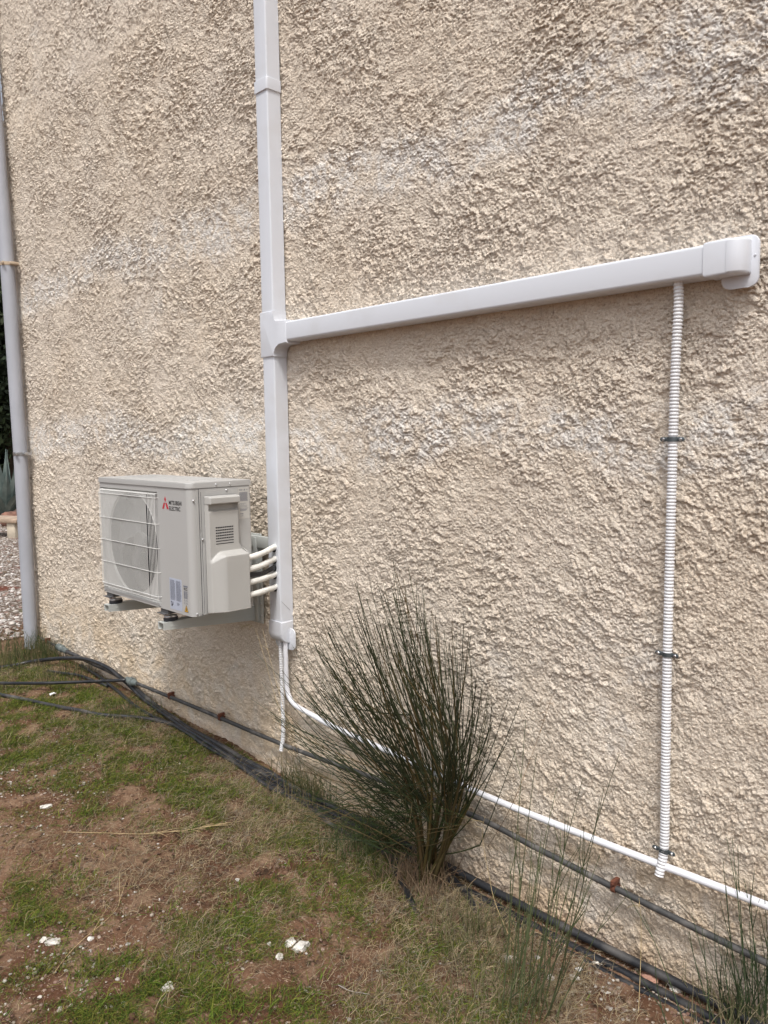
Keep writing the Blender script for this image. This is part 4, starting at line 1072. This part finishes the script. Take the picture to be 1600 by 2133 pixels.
stone(1355, 2040, 20, 'dusty pink broken brick lying against the hoses', 'brick fragment', 'brick', 'brick_fragment', .45, 'brick fragments by the hoses')
stone(1165, 1932, 15, 'flat pink tile shard just below the hoses right of the shrub', 'brick fragment', 'brick', 'brick_fragment', .3, 'brick fragments by the hoses')
def scrap(px, py, w, label):
    p = on_ground(px, py); s = w/F*np.linalg.norm(p); b = bmesh.new()
    q = [(-1, -.5, .1), (.2, -.7, .0), (1, -.1, .5), (.5, .7, .2), (-.3, .4, .35)]
    vs = [b.verts.new((p[0]+x*s*.6, p[1]+y*s*.6, p[2]+.008+z*s*.7)) for x, y, z in q]; ws = [b.verts.new(v.co+Vector((0, 0, .0012))) for v in vs]
    b.faces.new(vs[::-1]); b.faces.new(ws)
    for i in range(5): b.faces.new((vs[i], vs[(i+1) % 5], ws[(i+1) % 5], ws[i]))
    tag(obj('paper_scrap', b, M['paper'], None, 0), label, 'litter')
scrap(110, 1450, 13, 'torn white scrap lying in the grass between the two left hoses')
scrap(1207, 2026, 12, 'bright white scrap standing in the grit below the hoses')

# ------------------------------------------------------------------ taller grass tufts
def tuft(px, py, n, h, label, cols, spread=.05, lean=.35):
    p = on_ground(px, py); R = random.Random(int(px+py)); S = []
    for i in range(n):
        s = p+np.array([R.gauss(0, spread), R.gauss(0, spread), -.005]); s[1] = min(s[1], 2.0); s[2] = float(ground_z(s[0], s[1]))
        L = h*R.uniform(.4, 1); a = R.uniform(0, 2*PI); l = R.gauss(0, lean)
        e = s+np.array([math.cos(a)*L*l, math.sin(a)*L*l, L]); m_ = (s+e)/2+np.array([0, 0, L*.12])-np.array([math.cos(a), math.sin(a), 0])*L*l*.25
        c = cols[R.randrange(len(cols))]; v = R.uniform(.7, 1.3)
        S.append((clampwall(bez(s, m_, e, 6)), .0016, .0005, tuple(q*v for q in c)))
    root = thing('grass_tuft', label, 'grass tuft', tuple(p), 'tall grass tufts at the foot of the wall'); stems_mesh('leaves', S, M['twig'], root, 3)
Gt = [(.08, .10, .035), (.06, .085, .03), (.25, .20, .11), (.11, .12, .05)]
tuft(75, 1375, 260, .17, 'bushy mixed green and straw grass tuft at the foot of the downpipe', Gt, .10)
tuft(15, 1372, 260, .20, 'shaggy grass tuft left of the downpipe at the edge of the gravel', Gt, .20)
tuft(140, 1410, 160, .10, 'low grass tuft among the hoses below the pale collar', Gt, .10)
tuft(270, 1490, 150, .08, 'green grass tuft in the fork of the crossing hoses', Gt[:2]+[Gt[3]], .08)
tuft(660, 1655, 220, .17, 'dry and green grass tuft beneath the left side of the shrub', Gt+[(.3, .24, .14)], .09)
tuft(770, 1770, 260, .13, 'green arching grass tuft left of the shrub base', Gt[:2]+[Gt[3]], .08, .6)
tuft(880, 1840, 240, .12, 'reddish dry grass tuft in front of the shrub base', [(.24, .16, .10), (.30, .22, .14), (.17, .11, .07)], .07, .6)
tuft(990, 1960, 150, .11, 'straw coloured grass tuft left of the seedling stems', [(.2, .17, .1), (.14, .14, .06), (.09, .10, .04)], .07, .5)
tuft(1060, 2080, 130, .10, 'yellowish green grass tuft around the foot of the seedling', [(.13, .14, .06), (.08, .10, .035), (.22, .19, .11)], .08, .45)
tuft(1560, 2133, 160, .12, 'dry grass tuft around the stems at the bottom right corner', [(.2, .18, .1), (.1, .11, .05), (.3, .25, .16)], .06, .45)

# ------------------------------------------------------------------ beyond the corner
def far(px, dist_h, z):
    "a point seen at photo column px, dist_h metres away on the ground plane, at height z"
    d = ray(px, 1000); k = dist_h/math.hypot(d[0], d[1]); return np.array([d[0]*k, d[1]*k, z])
def agave():
    c = far(8, 17.5, -1.5); root = thing('agave', 'big blue grey agave growing before the dark hedge', 'agave', tuple(c)); R = random.Random(2)
    for i in range(26):
        a = i*2.4; tilt = .12+.9*(i/26)**1.2; L = 1.30-.40*(i/26); b = bmesh.new(); n = 9; rows = []
        for k in range(n+1):
            t = k/n; rr = math.sin(tilt)*L*t+.08; z = math.cos(tilt)*L*t+(-.25*tilt*t*t)
            w = .085*math.sin(PI*min(1, .18+.82*t))**.8*(1-t**3)+.004; th = .02*(1-t)+.002
            pc = np.array([c[0]+math.cos(a)*rr, c[1]+math.sin(a)*rr, c[2]+.05+z]); sd = np.array([-math.sin(a), math.cos(a), 0]); nn = np.array([math.cos(a)*math.cos(tilt), math.sin(a)*math.cos(tilt), -math.sin(tilt)])
            rows.append([b.verts.new(pc+sd*w-nn*.03), b.verts.new(pc+nn*th), b.verts.new(pc-sd*w-nn*.03), b.verts.new(pc-nn*th*.6)])
        for A, B in zip(rows, rows[1:]):
            for q in range(4): b.faces.new((A[q], A[(q+1) % 4], B[(q+1) % 4], B[q]))
        b.faces.new(rows[0]); b.faces.new(rows[-1][::-1]); obj('leaf', b, M['agave'], root, 50)
agave()
bp = far(-3, 13.6, -1.5)
bench = thing('stone_bench', 'low rustic bench of a brown slab on pale blocks in the gravel yard', 'bench', tuple(bp))
ang = Matrix.Rotation(math.radians(20), 4, 'Z')
def placed(bm): bmesh.ops.transform(bm, matrix=Matrix.Translation(Vector(bp)) @ ang, verts=bm.verts); return bm
obj('slab', placed(nbox(-.55, .55, -.18, .18, .24, .31, .02)), M['bench'], bench)
for x in (-.38, .38): obj('block', placed(nbox(x-.09, x+.09, -.14, .14, 0, .239, .015)), M['bench_leg'], bench)
for k, (px, dd, s, lab) in enumerate(((22, 15.2, .22, 'larger red brown rock between the bench and the agave'), (36, 15.8, .17, 'smaller red brown rock right of the larger one by the agave'))):
    p = far(px, dd, -1.5); b = bmesh.new(); bmesh.ops.create_icosphere(b, subdivisions=3, radius=s)
    for v in b.verts: v.co = v.co*(1+.35*float(pn(np.array(v.co.x*6+k*5), np.array(v.co.y*6+v.co.z*5), 3))); v.co.z *= .75
    o = obj('rock', b, M['brown_rock'], None, 60); o.location = (p[0], p[1], p[2]+s*.4); tag(o, lab, 'rock', 'red brown rocks in the yard')
def leaves_cloud(c, rx, ry, rz, n, size, cols, seed):
    g = np.random.default_rng(seed); K = 60
    cc = g.normal(size=(K, 3)); cc /= np.linalg.norm(cc, axis=1)[:, None]; cc *= (g.random((K, 1))**.4)*np.array([rx, ry, rz])
    i = g.integers(0, K, n); P = cc[i]+g.normal(size=(n, 3))*np.array([rx, ry, rz])*.16+np.array(c)
    a = g.normal(size=(n, 3)); a /= np.linalg.norm(a, axis=1)[:, None]; b = np.cross(a, g.normal(size=(n, 3))); b /= np.linalg.norm(b, axis=1)[:, None]
    s = size*g.uniform(.5, 1.3, (n, 1)); V = np.stack([P-a*s, P+b*s*.5, P+a*s, P-b*s*.5], 1).reshape(-1, 3)
    col = (np.array(cols)[i % len(cols)])*g.uniform(.6, 1.4, (n, 1))
    return V, np.arange(n*4).reshape(-1, 4), np.repeat(col, 4, 0)
def tree(px, dist, h, w, label, seed, cols, trunk=.12, n=14000, group='dark evergreens behind the yard'):
    c = far(px, dist, -1.5); root = thing('evergreen_tree', label, 'tree', tuple(c), group)
    P = [(c[0], c[1], c[2]-.1), (c[0]+.1, c[1], c[2]+h*.4), (c[0], c[1]+.1, c[2]+h*.8)]; b = ntube(P, [trunk, trunk*.7, trunk*.3], 10)
    g = random.Random(seed)
    for k in range(9):
        z = h*(.15+.6*k/9); a = g.random()*6.28; q = (c[0]+math.cos(a)*w*.7, c[1]+math.sin(a)*w*.7, c[2]+z+h*.12); tube(b, [(c[0]+.03, c[1], c[2]+z), q], [trunk*.4, .01], 6)
    obj('trunk', b, M['trunk'], root)
    V, Fq, col = leaves_cloud((c[0], c[1], c[2]+h*.54), w, w, h*.5, n, .10, cols, seed); raw('crown', V, Fq, M['leaf'], root, False, col)
DG = [(.022, .035, .014), (.03, .045, .018), (.018, .028, .014), (.045, .06, .025)]
tree(22, 22, 5.4, 1.5, 'dense dark evergreen right behind the agave', 3, DG)
tree(-60, 24, 7.5, 2.0, 'tall dark evergreen at the left edge of the yard', 4, DG)
tree(60, 26, 8.5, 1.9, 'dark evergreen mostly hidden by the house corner and the downpipe', 5, DG)
tree(-190, 21, 6.0, 2.0, 'dark evergreen further left of the bench', 6, DG)
# clipped hedge foot closing the gap under the crowns
hc = far(0, 23.5, -1.5); hr = thing('hedge', 'low dark hedge running behind the agave and under the evergreens', 'hedge', tuple(hc))
VV, FF, CC, off = [], [], [], 0
for k in range(-4, 5):
    c = far(k*70, 23.5, -.6); V, Fq, col = leaves_cloud(tuple(c), 1.3, .9, 1.0, 5000, .09, DG, 40+k); VV.append(V); FF.append(Fq+off); off += len(V); CC.append(col)
raw('foliage', np.vstack(VV), np.vstack(FF), M['leaf'], hr, False, np.vstack(CC))
S = []
for k in range(-8, 9):
    c = far(k*35, 23.5, -1.55); S.append((np.array([c, c+[.02, 0, .6], c+[.1, .05, 1.2]]), .03, .01, (.06, .045, .03)))
stems_mesh('trunk', S, M['twig'], hr, 6)
settle()
for o in C.objects:
    if o.get('kind') in ('stuff', 'structure') and 'label' not in o: o['label'] = o.name
